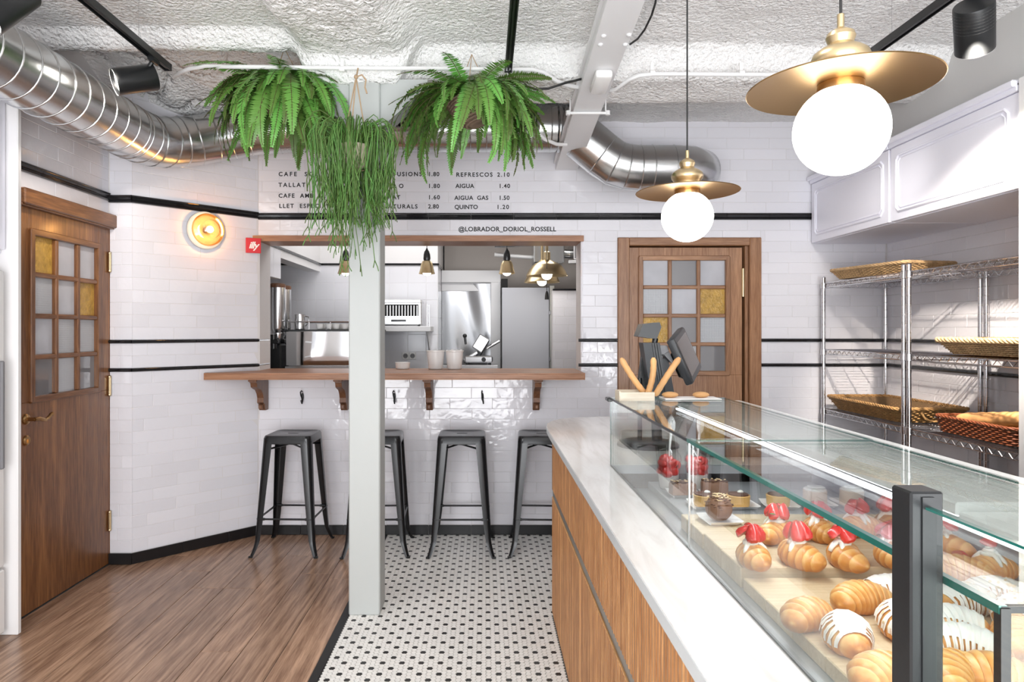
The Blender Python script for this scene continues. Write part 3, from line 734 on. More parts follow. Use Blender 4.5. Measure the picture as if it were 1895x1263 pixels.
def edge(par, a, b_, r=.0038, mat='glass_edge'):
    a, b_ = Vector(a), Vector(b_); d = (b_-a); L = d.length; c = (a+b_)/2
    dims = [2*r+abs(d[i]) for i in range(3)]
    MB().box(c, dims, 0).build('green_edge', M[mat], par, smooth=False)
edge(p3_, (.4615, .61, 1.191), (.4615, 1.540, 1.191)); edge(p4_, (.4615, 1.546, 1.191), (.4615, 2.5, 1.191), .003, 'black_plastic')
edge(p3_, (.463, 1.541, 1.1905), (.873, 1.541, 1.1905), .0018); edge(p4_, (.463, 2.5, 1.1905), (.879, 2.5, 1.1905), .002)
edge(p3_, (.873, .61, 1.1905), (.873, 1.54, 1.1905), .0016); edge(p4_, (.879, 1.546, 1.1905), (.879, 2.5, 1.1905), .0016)
edge(p1_, (.463, 1.541, .946), (.463, 1.541, 1.186), .0018, 'steel'); edge(p2_, (.463, 2.499, .946), (.463, 2.499, 1.186), .0016)
edge(p1_, (.463, .61, .9465), (.463, 1.54, .9465), .002, 'black_plastic'); edge(p2_, (.463, 1.546, .9465), (.463, 2.5, .9465), .0016, 'black_plastic')
edge(p6_, (.463, .609, .946), (.463, .609, 1.188), .0045, 'black_plastic'); edge(p6_, (.463, .609, 1.191), (.874, .609, 1.191), .003, 'black_plastic')
# black post and taller screen
gs = thing('glass_screen', 'black square post holding a taller clear glass screen in front of the pastry case', 'screen', (.438, .69, .945))
MB().bx(-.0165, .0165, -.0165, .0165, .0005, .335, .002).bx(-.006, .006, -.0185, -.0165, .0, .33).build('post', M['black_metal'], gs)
sp_ = MB().bx(-.003, .003, -.44, -.017, .0015, .318).build('screen_pane', M['glass'], gs, smooth=False)
MB().bx(-.0032, .0032, -.44, -.017, .318, .3205).build('green_edge', M['glass_edge'], sp_, smooth=False)

lamp('led_strip_light', 'AREA', (.69, 1.55, 1.140), 2.2, (.93, .95, 1), rot=(0, .0, 0), shape='RECTANGLE', size=.02, size_y=1.8)
# ---- boards
def board(x0, x1, y0, y1, z0, z1, lb):
    t = thing('serving_board', lb, 'board', ((x0+x1)/2, (y0+y1)/2, z0), group='wooden boards in the pastry case')
    n = max(2, round((y1-y0)/.13)); h = (y1-y0)/n
    for i in range(n):
        MB().bx(-(x1-x0)/2, (x1-x0)/2, -(y1-y0)/2+h*i+.0004, -(y1-y0)/2+h*(i+1)-.0004, 0, z1-z0, .002).build('plank', M['board_wood'], t)
    return t
board(.575, 1.17, .66, 1.515, .8605, .89, 'wooden board under the plain and iced croissants beside the black post')
board(.575, 1.17, 1.53, 1.785, .8605, .908, 'raised wooden board under the croissants topped with strawberries')
board(.575, 1.17, 1.80, 1.995, .8605, .902, 'wooden board holding the chocolate ball in its white tray')

# ================================================================== PASTRIES
def croissant_mesh(seed, L=.14, Rr=.040, bend=.35, segs=9, mat='croissant'):
    rr = random.Random(seed); nu, nv = 64, 18; vs, at_ = [], []
    ph = rr.random()
    for i in range(nu+1):
        t = -1+2*i/nu; s_ = abs(t)
        base = Rr*(max(0, 1-s_**2.3))**.58+.002
        q = (s_*segs/2+.12)  # saw tooth away from the middle
        f = q % 1; r_ = base*(1.02-.075*f**.8)
        cx, cy = t*L/2, -bend*L*(t*t)*.5
        ta = math.atan2(-bend*t*2*.5*1.0*2, 1)*.8
        for j in range(nv):
            a = 2*PI*j/nv; tw = .28*t
            lx, ly, lz = 0, math.cos(a+tw)*r_*1.06, math.sin(a+tw)*r_*.92
            lz = max(lz, -Rr*.60)
            lump = 1+.03*noise.noise(Vector((t*5+seed, a*1.3, 1)))
            x = cx-math.sin(ta)*ly*lump; yy = cy+math.cos(ta)*ly*lump
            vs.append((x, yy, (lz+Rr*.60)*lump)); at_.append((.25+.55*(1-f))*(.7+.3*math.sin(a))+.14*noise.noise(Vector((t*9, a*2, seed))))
    mb = MB(); fs = []
    for i in range(nu):
        for j in range(nv): fs.append((i*nv+j, i*nv+(j+1) % nv, (i+1)*nv+(j+1) % nv, (i+1)*nv+j))
    fs += [tuple(range(nv))[::-1], tuple(nu*nv+j for j in range(nv))]
    mb.add(vs, fs); mb.attr = ('ridge', at_)
    return mb.mesh('croissant', M[mat], True, 60), (L, Rr, bend, nu, nv, vs)
def icing_cover(info, seed, cover=.55, mat='icing', thick=.004, drips=True, span=.8):
    L, Rr, bend, nu, nv, vs = info; rr = random.Random(seed+90); mb = MB(); o = {}
    def ok(i, j):
        t = -1+2*i/nu; a = 2*PI*j/nv
        e = .55*noise.noise(Vector((i*.35, j*.5, seed*3.3)))
        st = (i % 6 < 4) if drips else True
        return abs(t) < span and math.sin(a)+e > 1-2*cover and (st or math.sin(a) > .75)
    for i in range(nu):
        for j in range(nv):
            if ok(i, j):
                q = [(i, j), (i, (j+1) % nv), (i+1, (j+1) % nv), (i+1, j)]; ids = []
                for (a, b_) in q:
                    if (a, b_) not in o:
                        t = -1+2*a/nu; p = Vector(vs[a*nv+b_]); c = Vector((t*L/2, -bend*L*t*t*.5, Rr*.5)); d = (p-c).normalized()
                        o[(a, b_)] = len(mb.v); mb.v.append((p+d*(thick*(.6+.5*rr.random())))[:])
                    ids.append(o[(a, b_)])
                mb.f.append(ids); mb.mi.append(0)
    return mb.mesh('icing', M[mat], True, 180) if mb.f else None
def flakes(info, seed, n=36, mat='almond'):
    rr = random.Random(seed+5); L, Rr, bend, nu, nv, vs = info; mb = MB()
    for _ in range(n):
        i = rr.randint(int(nu*.15), int(nu*.85)); j = rr.randint(1, nv//2-1); p = Vector(vs[i*nv+j]); t = -1+2*i/nu
        d = (p-Vector((t*L/2, -bend*L*t*t*.5, Rr*.5))).normalized(); p = p+d*.004
        T = Matrix.Translation(p) @ d.to_track_quat('Z', 'Y').to_matrix().to_4x4() @ Matrix.Rotation(rr.random()*6, 4, 'Z') @ Matrix.Rotation(rr.uniform(-.5, .5), 4, 'X')
        mb.lathe([(.001, -.0008), (.0055, 0), (.001, .0009)], 7, T=T @ Matrix.Diagonal((1, .6, 1, 1)))
    return mb.mesh('almond_flakes', M[mat])
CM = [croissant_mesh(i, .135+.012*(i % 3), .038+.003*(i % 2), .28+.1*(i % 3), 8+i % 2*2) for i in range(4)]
IC = [icing_cover(CM[i][1], i, .6) for i in range(4)]
FL = [flakes(CM[i][1], i) for i in range(4)]
def straw_mesh(half=True):
    mb = MB(); n = 12; prof_ = [(.0015, -.022), (.007, -.017), (.012, -.006), (.0145, .005), (.012, .013), (.005, .016)]
    if half:
        for i, (r_, z) in enumerate(prof_):
            mb.v += [(r_*math.cos(PI*j/n), r_*math.sin(PI*j/n), z) for j in range(n+1)]
        m_ = n+1
        for i in range(len(prof_)-1):
            for j in range(n): mb.f.append((i*m_+j, i*m_+j+1, (i+1)*m_+j+1, (i+1)*m_+j)); mb.mi.append(0)
        rim = [i*m_ for i in range(len(prof_))]+[i*m_+n for i in range(len(prof_)-1, -1, -1)]
        mb.f.append(rim); mb.mi.append(1)
    else: mb.lathe(prof_, 14)
    return mb.mesh('strawberry', [M['berry'], M['berry_cut']], True, 40)
SH, SW = straw_mesh(True), straw_mesh(False)
def swirl(seed):
    rr = random.Random(seed); mb = MB(); pts, rs = [], []
    for k in range(34):
        a = k*.55; r_ = .020*(1-k/40); pts.append((r_*math.cos(a), r_*math.sin(a)*.8, .002+.0008*k)); rs.append(.0075*(1-k/55))
    mb.tube(pts, rs, 8)
    for _ in range(3):
        a = rr.random()*6; mb.tube([(0, 0, .01), (.02*math.cos(a), .02*math.sin(a), .006), (.032*math.cos(a), .032*math.sin(a), -.006), (.037*math.cos(a), .037*math.sin(a), -.016)], [.007, .007, .006, .005], 8)
    return mb.mesh('cream', M['cream'], True, 180)
SWL = [swirl(i) for i in range(3)]
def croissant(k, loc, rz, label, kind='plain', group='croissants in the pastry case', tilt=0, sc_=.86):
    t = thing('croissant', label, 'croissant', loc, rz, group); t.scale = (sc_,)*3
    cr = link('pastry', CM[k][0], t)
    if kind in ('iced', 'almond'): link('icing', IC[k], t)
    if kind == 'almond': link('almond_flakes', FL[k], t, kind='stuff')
    if kind == 'berry':
        Rr = CM[k][1][1]; zt = Rr*1.42
        link('cream', SWL[k % 3], t, (0, .004, zt), (0, 0, k*1.3))
        for q in range(4):
            a = q*1.57+k
            o = link('strawberry', SH, t, (.019*math.cos(a), .004+.016*math.sin(a), zt+.030), (R.uniform(2.2, 3.0), R.uniform(-.5, .5), a+1.2)); o.scale = (1.3, 1.3, 1.35)
    if kind == 'one_berry':
        Rr = CM[k][1][1]; link('cream', SWL[0], t, (0, .004, Rr*1.42)); link('strawberry', SW, t, (0, .004, Rr*1.42+.038), (1.4, .3, .6))
    return t
def pc(px, py, z):
    Y = FPX*(CAMZ-z)/(py-VY); return Vector(((px-VX)/FPX*Y, Y, z))
G1 = 'croissants on the board beside the black post'
rows1 = [
 (1490, 1150, 0, .5, 'plain', 'golden croissant at the corner of its board next to the case front glass'),
 (1590, 1120, 1, .2, 'plain', 'golden ridged croissant at the far edge of its board, beside the corner croissant'),
 (1662, 1106, 2, -.4, 'iced', 'croissant with white cream at the far edge of its board, just beside the black post'),
 (1566, 1190, 3, 1.15, 'iced', 'white-iced croissant lying behind the front glass, between two golden ones'),
 (1668, 1168, 1, 1.2, 'almond', 'white-iced croissant with almond flakes just in front of the black post'),
 (1626, 1262, 0, .4, 'plain', 'large golden croissant closest to the front glass at the bottom of the picture'),
 (1775, 1122, 2, .1, 'almond', 'croissant under thick cream and almond flakes seen just past the black post'),
 (1760, 1172, 3, -.2, 'iced', 'brown croissant with dripping white icing just past the black post'),
 (1785, 1212, 1, -.5, 'iced', 'croissant striped with white icing bands, in front of the dripping one'),
 (1752, 1262, 2, .8, 'plain', 'golden croissant beside the foot of the black post'),
 (1835, 1262, 0, -.3, 'plain', 'golden croissant in front of the case end frame'),
 (1882, 1196, 3, .9, 'plain', 'golden croissant seen through the end pane of the case'),
 (1772, 1065, 1, -.45, 'plain', 'pale long croissant reflected in the top glass past the black post'),
 (1846, 1110, 2, -.3, 'almond', 'almond-covered croissant at the back of its board, under the top glass'),
 (1834, 1062, 0, .2, 'one_berry', 'golden croissant topped by one whole strawberry at the back of the case'),
 (1890, 1150, 1, .3, 'almond', 'almond-covered croissant at the far end beside the case back panel'),
]
for px, py, k, rz, kd, lb in rows1: croissant(k, pc(px, py+8, .8905), rz, lb, kd, G1)
G2 = 'strawberry croissants on the raised board'
rows2 = [
 (1393, 1040, 0, 1.4, 'strawberry and cream croissant at the corner of the raised board by the front glass'),
 (1478, 1040, 1, 1.7, 'strawberry and cream croissant second from the front glass in the nearer row'),
 (1562, 1040, 2, 1.3, 'strawberry and cream croissant third from the front glass in the nearer row'),
 (1652, 1038, 3, 1.0, 'strawberry and cream croissant just beside the black post in the nearer row'),
 (1440, 995, 2, .4, 'strawberry croissant behind the corner one, with a green berry leaf'),
 (1516, 992, 3, 1.5, 'smaller strawberry croissant standing in the middle of the second row'),
 (1588, 984, 0, .3, 'strawberry croissant of the second row under the slanting pane edge'),
 (1648, 982, 1, 1.2, 'strawberry croissant of the second row closest to the case back panel'),
 (1748, 1018, 2, 1.5, 'strawberry croissant past the black post against the case back panel'),
]
for px, py, k, rz, lb in rows2:
    t = croissant(k, pc(px, py+6, .9085), rz, lb, 'berry', G2, sc_=.86)
    if px == 1440:
        link('strawberry_leaf', MB().lathe([(.001, .004), (.012, 0), (.001, -.002)], 6).mesh('strawberry_leaf', M['leaf']), t, (-.03, -.01, .085))
# almond wafer slice and a strawberry slice past the post
q = pc(1775, 1050, .9085); t = thing('strawberry_slice', 'small strawberry slice with cream lying past the black post', 'pastry', q)
MB().box((0, 0, .008), (.05, .022, .016), .003).build('base', M['cream'], t); link('strawberry', SH, t, (0, 0, .024), (1.5, 1.3, 0))
# white trays, tarts and cakes
def tray_mesh():
    mb = MB(); a, b_, h = .038, .038, .012
    mb.box((0, 0, .0012), (2*a, 2*b_, .002))
    for sx in (-1, 1):
        mb.add([(sx*a, -b_, 0), (sx*a, b_, 0), (sx*(a+.016), b_+.006, h), (sx*(a+.016), -b_-.006, h)], [(0, 1, 2, 3)])
        mb.add([(-a, sx*b_, 0), (a, sx*b_, 0), (a+.006, sx*(b_+.016), h), (-a-.006, sx*(b_+.016), h)], [(0, 1, 2, 3)])
    return mb.mesh('paper_tray', M['paper'], False)
TRM = tray_mesh()
def tart(loc, kind, lb, name, cat):
    g = 'small white paper trays in the pastry case'
    tr = link('paper_tray', TRM, None, loc, (0, 0, R.uniform(-.12, .12))); tag(tr, lb[1], 'tray', g)
    t = thing(name, lb[0], cat, (loc[0], loc[1], loc[2]+.0025), R.uniform(-.3, .3), 'tarts and small cakes in the pastry case')
    if kind == 'tart':
        MB().lathe([(.030, 0), (.0335, .004), (.036, .034), (.033, .036), (.031, .030)], 28, capt=True).build('shell', M['custard'], t)
        MB().lathe([(.031, .031), (.030, .039), (.012, .042)], 24).build('chocolate_top', M['choc'], t)
        MB().sph((.008, 0, .043), (.010, .008, .006), 10, 6).build('cream_dot', M['cream'], t)
    elif kind == 'nut':
        MB().box((0, 0, .020), (.085, .040, .040), .006, seg=2).build('body', M['choc_light'], t)
        mb = MB()
        for _ in range(26): mb.box((R.uniform(-.038, .038), R.uniform(-.016, .016), .043), (.009, .005, .006), .001, T=None)
        mb.build('chopped_nuts', M['choc'], t, kind='stuff')
        mb = MB()
        for _ in range(14): mb.box((R.uniform(-.036, .036), R.uniform(-.015, .015), .047), (.007, .004, .003), .001)
        mb.build('almond_bits', M['almond'], t, kind='stuff')
    elif kind == 'cake':
        MB().lathe([(.0345, 0), (.035, .002), (.035, .045), (.033, .047)], 28).build('cake_body', M['sponge'], t)
        MB().lathe([(.033, .046), (.034, .049), (.030, .052)], 24).build('cream_layer', M['cream'], t)
        MB().box((.004, 0, .056), (.046, .03, .006), .002).build('white_chocolate_curl', M['white_gloss'], t)
    elif kind == 'ball':
        mb = MB().sph((0, 0, .036), (.037, .037, .036), 22, 14); mb.build('ball', M['choc_light'], t)
        mb = MB()
        for _ in range(60):
            a, e = R.random()*6.28, R.uniform(.1, 1.5); d = Vector((math.cos(a)*math.cos(e), math.sin(a)*math.cos(e), math.sin(e)))
            mb.box((d*.0375+Vector((0, 0, .036)))[:], (.008, .003, .003), .0008, T=None)
        mb.build('chopped_nuts', M['choc'], t, kind='stuff')
        mb = MB()
        for _ in range(34):
            a, e = R.random()*6.28, R.uniform(.75, 1.55); d = Vector((math.cos(a)*math.cos(e), math.sin(a)*math.cos(e), math.sin(e)))
            T = Matrix.Translation(d*.040+Vector((0, 0, .036))) @ Matrix.Rotation(R.random()*6, 4, 'Z')
            mb.box((0, 0, 0), (.012, .003, .0025), .0006, T=T)
        mb.build('almond_bits', M['almond'], t, kind='stuff')
    return t
zt = .8855
tart(pc(1304, 938, zt), 'tart', ('yellow tart with a chocolate top, closest to the case front glass', 'white paper tray under the yellow tart closest to the front glass'), 'tart', 'tart')
tart(pc(1366, 938, zt), 'tart', ('yellow tart with a chocolate top standing behind the chocolate ball', 'white paper tray under the yellow tart behind the chocolate ball'), 'tart', 'tart')
tart(pc(1440, 938, zt), 'tart', ('yellow tart seen just under the slanting green pane edge', 'white paper tray under the tart below the slanting pane edge'), 'tart', 'tart')
tart(pc(1508, 936, zt), 'cake', ('round cream-topped cake between the tarts and the end cake', 'white paper tray under the inner round cake'), 'cake', 'cake')
tart(pc(1576, 936, zt), 'cake', ('round cake with white chocolate curls closest to the case back panel', 'white paper tray under the round cake by the case back panel'), 'cake', 'cake')
tart(pc(1263, 917, zt), 'nut', ('chocolate nut bar cake just beneath the first strawberry cup', 'white paper tray under the nut bar nearest the front glass'.replace('nearest', 'next to')), 'cake', 'cake')
tart(pc(1322, 915, zt), 'nut', ('chocolate nut bar cake standing behind the yellow tarts', 'white paper tray under the nut bar behind the yellow tarts'), 'cake', 'cake')
tart(pc(1330, 966, .9025), 'ball', ('chocolate ball covered in chopped nuts in a white tray', 'white paper tray holding the chocolate nut ball'), 'cake', 'cake')
# strawberry cups
def cup(loc, lb):
    t = thing('strawberry_cup', lb, 'cup', loc, 0, 'strawberry yogurt cups in the pastry case'); t.scale = (1.12, 1.12, 1.12)
    pr = [(.026, 0), (.028, .004), (.037, .085), (.039, .087)]
    MB().lathe(pr, 26, capt=False).lathe([(.040, .087), (.040, .092), (.037, .105), (.027, .120), (.012, .126)], 26, capb=False, capt=False).build('clear_cup', M['plastic_clear'], t)
    MB().lathe([(.0245, .003), (.0265, .006), (.0315, .045), (.022, .05)], 22).build('yogurt', M['yogurt'], t)
    for _ in range(30):
        a = R.random()*6.28; z = R.uniform(.050, .094); r_ = R.uniform(.006, .024)
        link('strawberry', SH if R.random() < .6 else SW, t, (r_*math.cos(a), r_*math.sin(a), z), (R.uniform(0, 3), R.uniform(0, 3), a))
    sp2 = MB().tube([(0, 0, .06), (.003, -.004, .13), (.006, -.006, .175)], [.0025, .003, .0045], 8).sph((.008, -.007, .20), (.012, .004, .027), 12, 8)
    sp2.build('spoon', M['white_gloss'], t)
cup(Vector((.63, 2.34, .861)) if False else pc(1237, 905, .886), 'clear cup of yogurt and strawberries with a white spoon, by the front glass')
cup(pc(1290, 905, .886), 'clear cup of yogurt and strawberries with a white spoon, set further from the front glass')

# ================================================================== ON TOP OF THE CASE, TILL
ZT = 1.1948
wbx = thing('wooden_box', 'small pale wooden box holding upright baguettes on the glass case', 'box', (.5285, 2.40, ZT), .03)
mb = MB()
MB().bx(-.058, .058, -.033, -.029, 0, .030).bx(-.058, .058, .029, .033, 0, .034).build('long_side', M['crate_wood'], wbx)
MB().bx(-.062, -.058, -.033, .033, 0, .034).bx(.058, .062, -.033, .033, 0, .030).build('short_side', M['crate_wood'], wbx)
MB().bx(-.058, .058, -.029, .029, 0.0002, .003).build('bottom', M['crate_wood'], wbx)
def baguette(name, a, b_, r, lb, g, bend=.01):
    a, b_ = Vector(a), Vector(b_); n = 18; pts, rs = [], []
    side = (b_-a).cross(Vector((0, 1, 0))).normalized()
    for i in range(n+1):
        t = i/n; pts.append((a.lerp(b_, t)+side*bend*math.sin(PI*t))-a); e = min(t, 1-t)
        rs.append(r*(min(1, .45+e*9))*(1+.05*math.sin(i*2.1)))
    o = MB().tube(pts, rs, 12).build(name, M['bread_pale'], None, a); tag(o, lb, 'bread', g); return o
G3 = 'baguettes standing in the wooden box'
baguette('baguette', at(1194, 730, 2.41), at(1149, 663, 2.40), .0108, 'thin baguette leaning outwards over the box, away from the till', G3, .004)
baguette('baguette', at(1198, 731, 2.39), at(1209, 662, 2.39), .0108, 'short slightly curved baguette standing in the middle of the box', G3, -.008)
baguette('baguette', at(1212, 733, 2.38), at(1258, 662, 2.36), .0108, 'thin baguette leaning across the front of the till', G3, .002)
tb = tag(MB().box((0, 0, .002), (.20, .09, .004), .0015).build('bread_slip', M['paper'], None, (.735, 2.44, ZT+.0006)), 'thin white paper slip under the rolls on the glass case', 'paper')
for px, py, lb in ((1240, 735, 'small flat bread roll beside the wooden box on the glass'), (1297, 735, 'small flat bread roll lying apart towards the staff side of the glass')):
    q = at(px, py, 2.44); o = MB().sph((0, 0, .010), (.030, .020, .011), 18, 10).build('bread_roll', M['bread_pale'], None, (q.x, 2.44, ZT+.0048)); tag(o, lb, 'bread', 'rolls on top of the glass case')
# till
pos = thing('till', 'black touch-screen till with a tilted monitor and rear display on a pole', 'till', (.70, 2.92, .945))
MB().lathe([(.13, 0), (.13, .010), (.118, .018), (.05, .024)], 32).build('base', M['black_plastic'], pos)
def L_(px, py, Y): return at(px, py, Y)-Vector((.70, 2.92, .945))
def slabpoly(pts, Y0, Y1, name, mat, bev=0):
    a = [L_(px, py, Y0) for px, py in pts]; b2 = [L_(px, py, Y0)+Vector((0, Y1-Y0, 0)) for px, py in pts]
    return MB().loft([[p[:] for p in a], [p[:] for p in b2]]).build(name, M[mat], pos, smooth=False)
MB().cyl(L_(1184, 815, 2.9), L_(1184, 700, 2.9), .010).cyl(L_(1216, 815, 2.92), L_(1213, 745, 2.92), .022).build('pole', M['black_plastic'], pos)
slabpoly([(1190, 635), (1221, 635), (1238, 740), (1206, 742)], 2.84, 2.92, 'pillar', 'charcoal')
for k in range(3): slabpoly([(1207+k*4.6, 636), (1209+k*4.6, 636), (1226+k*4.6, 740), (1223.6+k*4.6, 740)], 2.834, 2.842, 'rib', 'black_plastic')
slabpoly([(1191, 636), (1206, 742), (1178, 742)], 2.90, 2.93, 'side_plate', 'black_plastic')
slabpoly([(1226, 664), (1236, 662), (1250, 740), (1232, 742)], 2.90, 2.97, 'cover', 'charcoal')
slabpoly([(1220, 640), (1234, 640), (1238, 650), (1228, 656), (1221, 656)], 2.86, 2.94, 'hinge_block', 'grey_plastic')
slabpoly([(1228, 656), (1238, 651), (1246, 668), (1243, 672)], 2.87, 2.93, 'arm', 'grey_plastic')
# monitor: tilted slab seen almost edge-on, screen towards the staff
c0 = L_(1263, 664, 2.90)
Tm = Matrix.Translation(c0) @ Matrix.Rotation(math.radians(-24), 4, 'Y') @ Matrix.Rotation(math.radians(-26), 4, 'Z')
mon = MB().box((0, .07, 0), (.034, .30, .205), .008, T=Tm, seg=2).build('monitor', M['charcoal'], pos)
MB().box((.0165, .07, 0), (.003, .285, .195), .001, T=Tm).build('bezel', M['black_plastic'], mon)
MB().box((.0185, .07, .002), (.001, .26, .155), 0, T=Tm).build('screen', M['screen'], mon)
MB().box((-.030, .07, -.02), (.03, .18, .12), .012, T=Tm).build('rear_housing', M['black_plastic'], mon)
sc_ = MB().loft([[L_(1181, 623, 2.84)[:], L_(1190, 600, 2.84)[:], L_(1221, 597, 2.84)[:], L_(1224, 606, 2.84)[:], L_(1216, 627, 2.84)[:], L_(1206, 627, 2.84)[:]],
                 [(L_(1181, 623, 2.84)+Vector((0, .09, 0)))[:], (L_(1190, 600, 2.84)+Vector((0, .09, 0)))[:], (L_(1221, 597, 2.84)+Vector((0, .09, 0)))[:], (L_(1224, 606, 2.84)+Vector((0, .09, 0)))[:], (L_(1216, 627, 2.84)+Vector((0, .09, 0)))[:], (L_(1206, 627, 2.84)+Vector((0, .09, 0)))[:]]])
dsp = sc_.build('customer_display', M['black_plastic'], pos, smooth=False)
MB().cyl(L_(1213, 626, 2.88), L_(1211, 637, 2.88), .012).build('display_neck', M['black_plastic'], pos)
dr = MB().box((0, 0, .055), (.34, .26, .11), .008).build('cash_drawer', M['black_plastic'], None, (1.03, 2.78, .946)); 
tag(dr, 'low black cash drawer on the counter behind the pastry case', 'cash drawer')
bb = MB().box((0, 0, 0), (.02, .05, .014), .003).build('corner_bracket', M['black_plastic'], gc, (.459, 2.515, 1.186))
# ================================================================== STOOLS
def stool_meshes():
    out = {}
    # seat: plate with a hand slot and a folded skirt
    def rr_loop(hw, hd, r_, z, n=10):
        pts = []
        for cx, cy, a0 in ((hw-r_, hd-r_, 0), (-hw+r_, hd-r_, PI/2), (-hw+r_, -hd+r_, PI), (hw-r_, -hd+r_, 1.5*PI)):
            pts += [(cx+r_*math.cos(a0+PI/2*k/(n-1)), cy+r_*math.sin(a0+PI/2*k/(n-1)), z) for k in range(n)]
        return pts
    mb = MB(); H = .762
    loops = [rr_loop(.036, .010, .0098, H-.016), rr_loop(.036, .010, .0098, H-.004), rr_loop(.128, .128, .03, H-.004), rr_loop(.137, .137, .035, H), rr_loop(.148, .148, .038, H-.003),
             rr_loop(.153, .153, .04, H-.012), rr_loop(.157, .157, .042, H-.045), rr_loop(.153, .153, .04, H-.045), rr_loop(.146, .146, .036, H-.014)]
    mb.loft(loops, capa=False, capb=True)
    out['seat'] = mb.mesh('seat', M['stool_metal'], True, 40)
    # leg at (+,+) corner: tapering folded sheet, flaring at the foot
    def sec(z):
        t = 1-z/.745
        c = .153+(.197-.153)*t
        if z < .10: c += .020*((.10-z)/.10)**1.4
        w_ = .064-.030*t if z > .1 else .034-.012*((.1-z)/.1)
        r_ = min(.030-.016*t, w_*.6); th = .0035
        out_ = [(c, c-w_), (c, c-r_)]+[(c-r_+r_*math.cos(a), c-r_+r_*math.sin(a)) for a in (PI/8, PI/4, 3*PI/8)]+[(c-r_, c), (c-w_, c)]
        inn = [(c-w_, c-th), (c-r_, c-th)]+[(c-r_+(r_-th)*math.cos(a), c-r_+(r_-th)*math.sin(a)) for a in (3*PI/8, PI/4, PI/8)]+[(c-th, c-r_), (c-th, c-w_)]
        return [(x, y, z) for x, y in out_+inn]
    mb = MB(); mb.loft([sec(z) for z in (0.002, .03, .06, .085, .10, .2, .35, .5, .65, .745)])
    out['leg'] = mb.mesh('leg', M['stool_metal'], True, 40)
    out['rubber_foot'] = MB().box((.209, .209, .006), (.024, .024, .012), .004).mesh('rubber_foot', M['black_plastic'])
    mb = MB(); z = .235; c = .181
    mb.tube([(-c+.02, c-.006, z), (c-.02, c-.006, z)], .0065, 8)
    for sx in (-1, 1): mb.tube([(sx*(c-.05), c-.006, z), (sx*(c-.01), c-.006, z)], .009, 8)
    out['rail'] = mb.mesh('foot_rail', M['stool_metal'])
    mb = MB()
    for s_ in (-1, 1): mb.tube([(-.148, -s_*.148, .668), (0, 0, .690+.005*s_), (.148, s_*.148, .668)], .0065, 6)
    out['brace'] = mb.mesh('cross_brace', M['stool_metal'])
    mb = MB()
    mb.bx(-.11, .11, .150, .1545, .708, .72, .001)
    out['apron'] = mb.mesh('apron', M['stool_metal'])
    return out
SM = stool_meshes()
sl_ = ['black metal bar stool standing on the wooden floor at the angled corner', 'black metal bar stool half hidden behind the white column',
       'black metal bar stool in full view on the mosaic floor', 'black metal bar stool partly hidden by the end of the marble counter']
for i, (x, y, rz) in enumerate(((-1.267, 4.51, -.03), (-.70, 4.50, .04), (-.150, 4.50, .0), (.375, 4.50, -.05))):
    t = thing('bar_stool', sl_[i], 'stool', (x, y, 0.0015), rz, 'bar stools under the hatch shelf')
    link('seat', SM['seat'], t); link('cross_brace', SM['brace'], t)
    for k in range(4):
        lg = link('leg', SM['leg'], t, rot=(0, 0, k*PI/2)); link('rubber_foot', SM['rubber_foot'], lg)
        link('foot_rail', SM['rail'], t, rot=(0, 0, k*PI/2)); link('apron', SM['apron'], t, rot=(0, 0, k*PI/2))

# ================================================================== VENTILATION DUCT
du = thing('ventilation_duct', 'large galvanised spiral duct running along the tiled wall below the ceiling', 'duct', (0, 0, 0))
pa = [(-2.04, y, 2.58) for y in (1.0, 2.0, 3.0, 3.9)]+[(-2.03, 4.08, 2.585), (-1.97, 4.22, 2.605), (-1.86, 4.33, 2.645), (-1.70, 4.42, 2.70), (-1.50, 4.475, 2.755), (-1.25, 4.50, 2.775), (-.6, 4.50, 2.776), (.47, 4.50, 2.776)]
MB().tube(pa, .153, 36).build('pipe', M['galv'], du)
def ring(p, d, r_, par, w_=.006):
    T = Matrix.Translation(p) @ Vector(d).to_track_quat('Z', 'Y').to_matrix().to_4x4()
    MB().lathe([(r_-.004, -w_), (r_+.003, -w_*.5), (r_+.0045, 0), (r_+.003, w_*.5), (r_-.004, w_)], 36, T=T, capb=False, capt=False).build('seam', M['galv'], par)
def along(path, step, r_, par, start=0):
    P_ = [Vector(p) for p in path]; acc = start
    for a, b_ in zip(P_[:-1], P_[1:]):
        L = (b_-a).length; d = (b_-a)/L; s_ = acc
        while s_ < L: ring(a+d*s_, d+Vector((0, 0, .0)), r_, par); s_ += step
        acc = s_-L
along(pa[3:], .105, .153, du); along([(-2.04, 2.2, 2.58), (-2.04, 3.9, 2.58)], .118, .153, du)
pb = [(.50, 4.50, 2.776), (.56, 4.5, 2.765), (.64, 4.5, 2.715), (.78, 4.5, 2.60), (.86, 4.5, 2.545), (.94, 4.5, 2.522), (1.02, 4.5, 2.515), (1.25, 4.5, 2.515), (1.36, 4.52, 2.515), (1.44, 4.59, 2.515), (1.475, 4.70, 2.515), (1.48, 4.80, 2.515)]
MB().tube(pb, .148, 36).build('elbow', M['galv'], du)
for i in (2, 3, 4, 5, 6): ring(Vector(pb[i]), Vector(pb[i+1])-Vector(pb[i-1]), .148, du)
for p in ((1.10, 4.5, 2.515), (1.24, 4.5, 2.515)): ring(Vector(p), (1, 0, 0), .148, du)
ring(Vector((.49, 4.5, 2.776)), (1, 0, 0), .155, du, .012); ring(Vector((1.48, 4.785, 2.515)), (0, 1, 0), .165, du, .01)
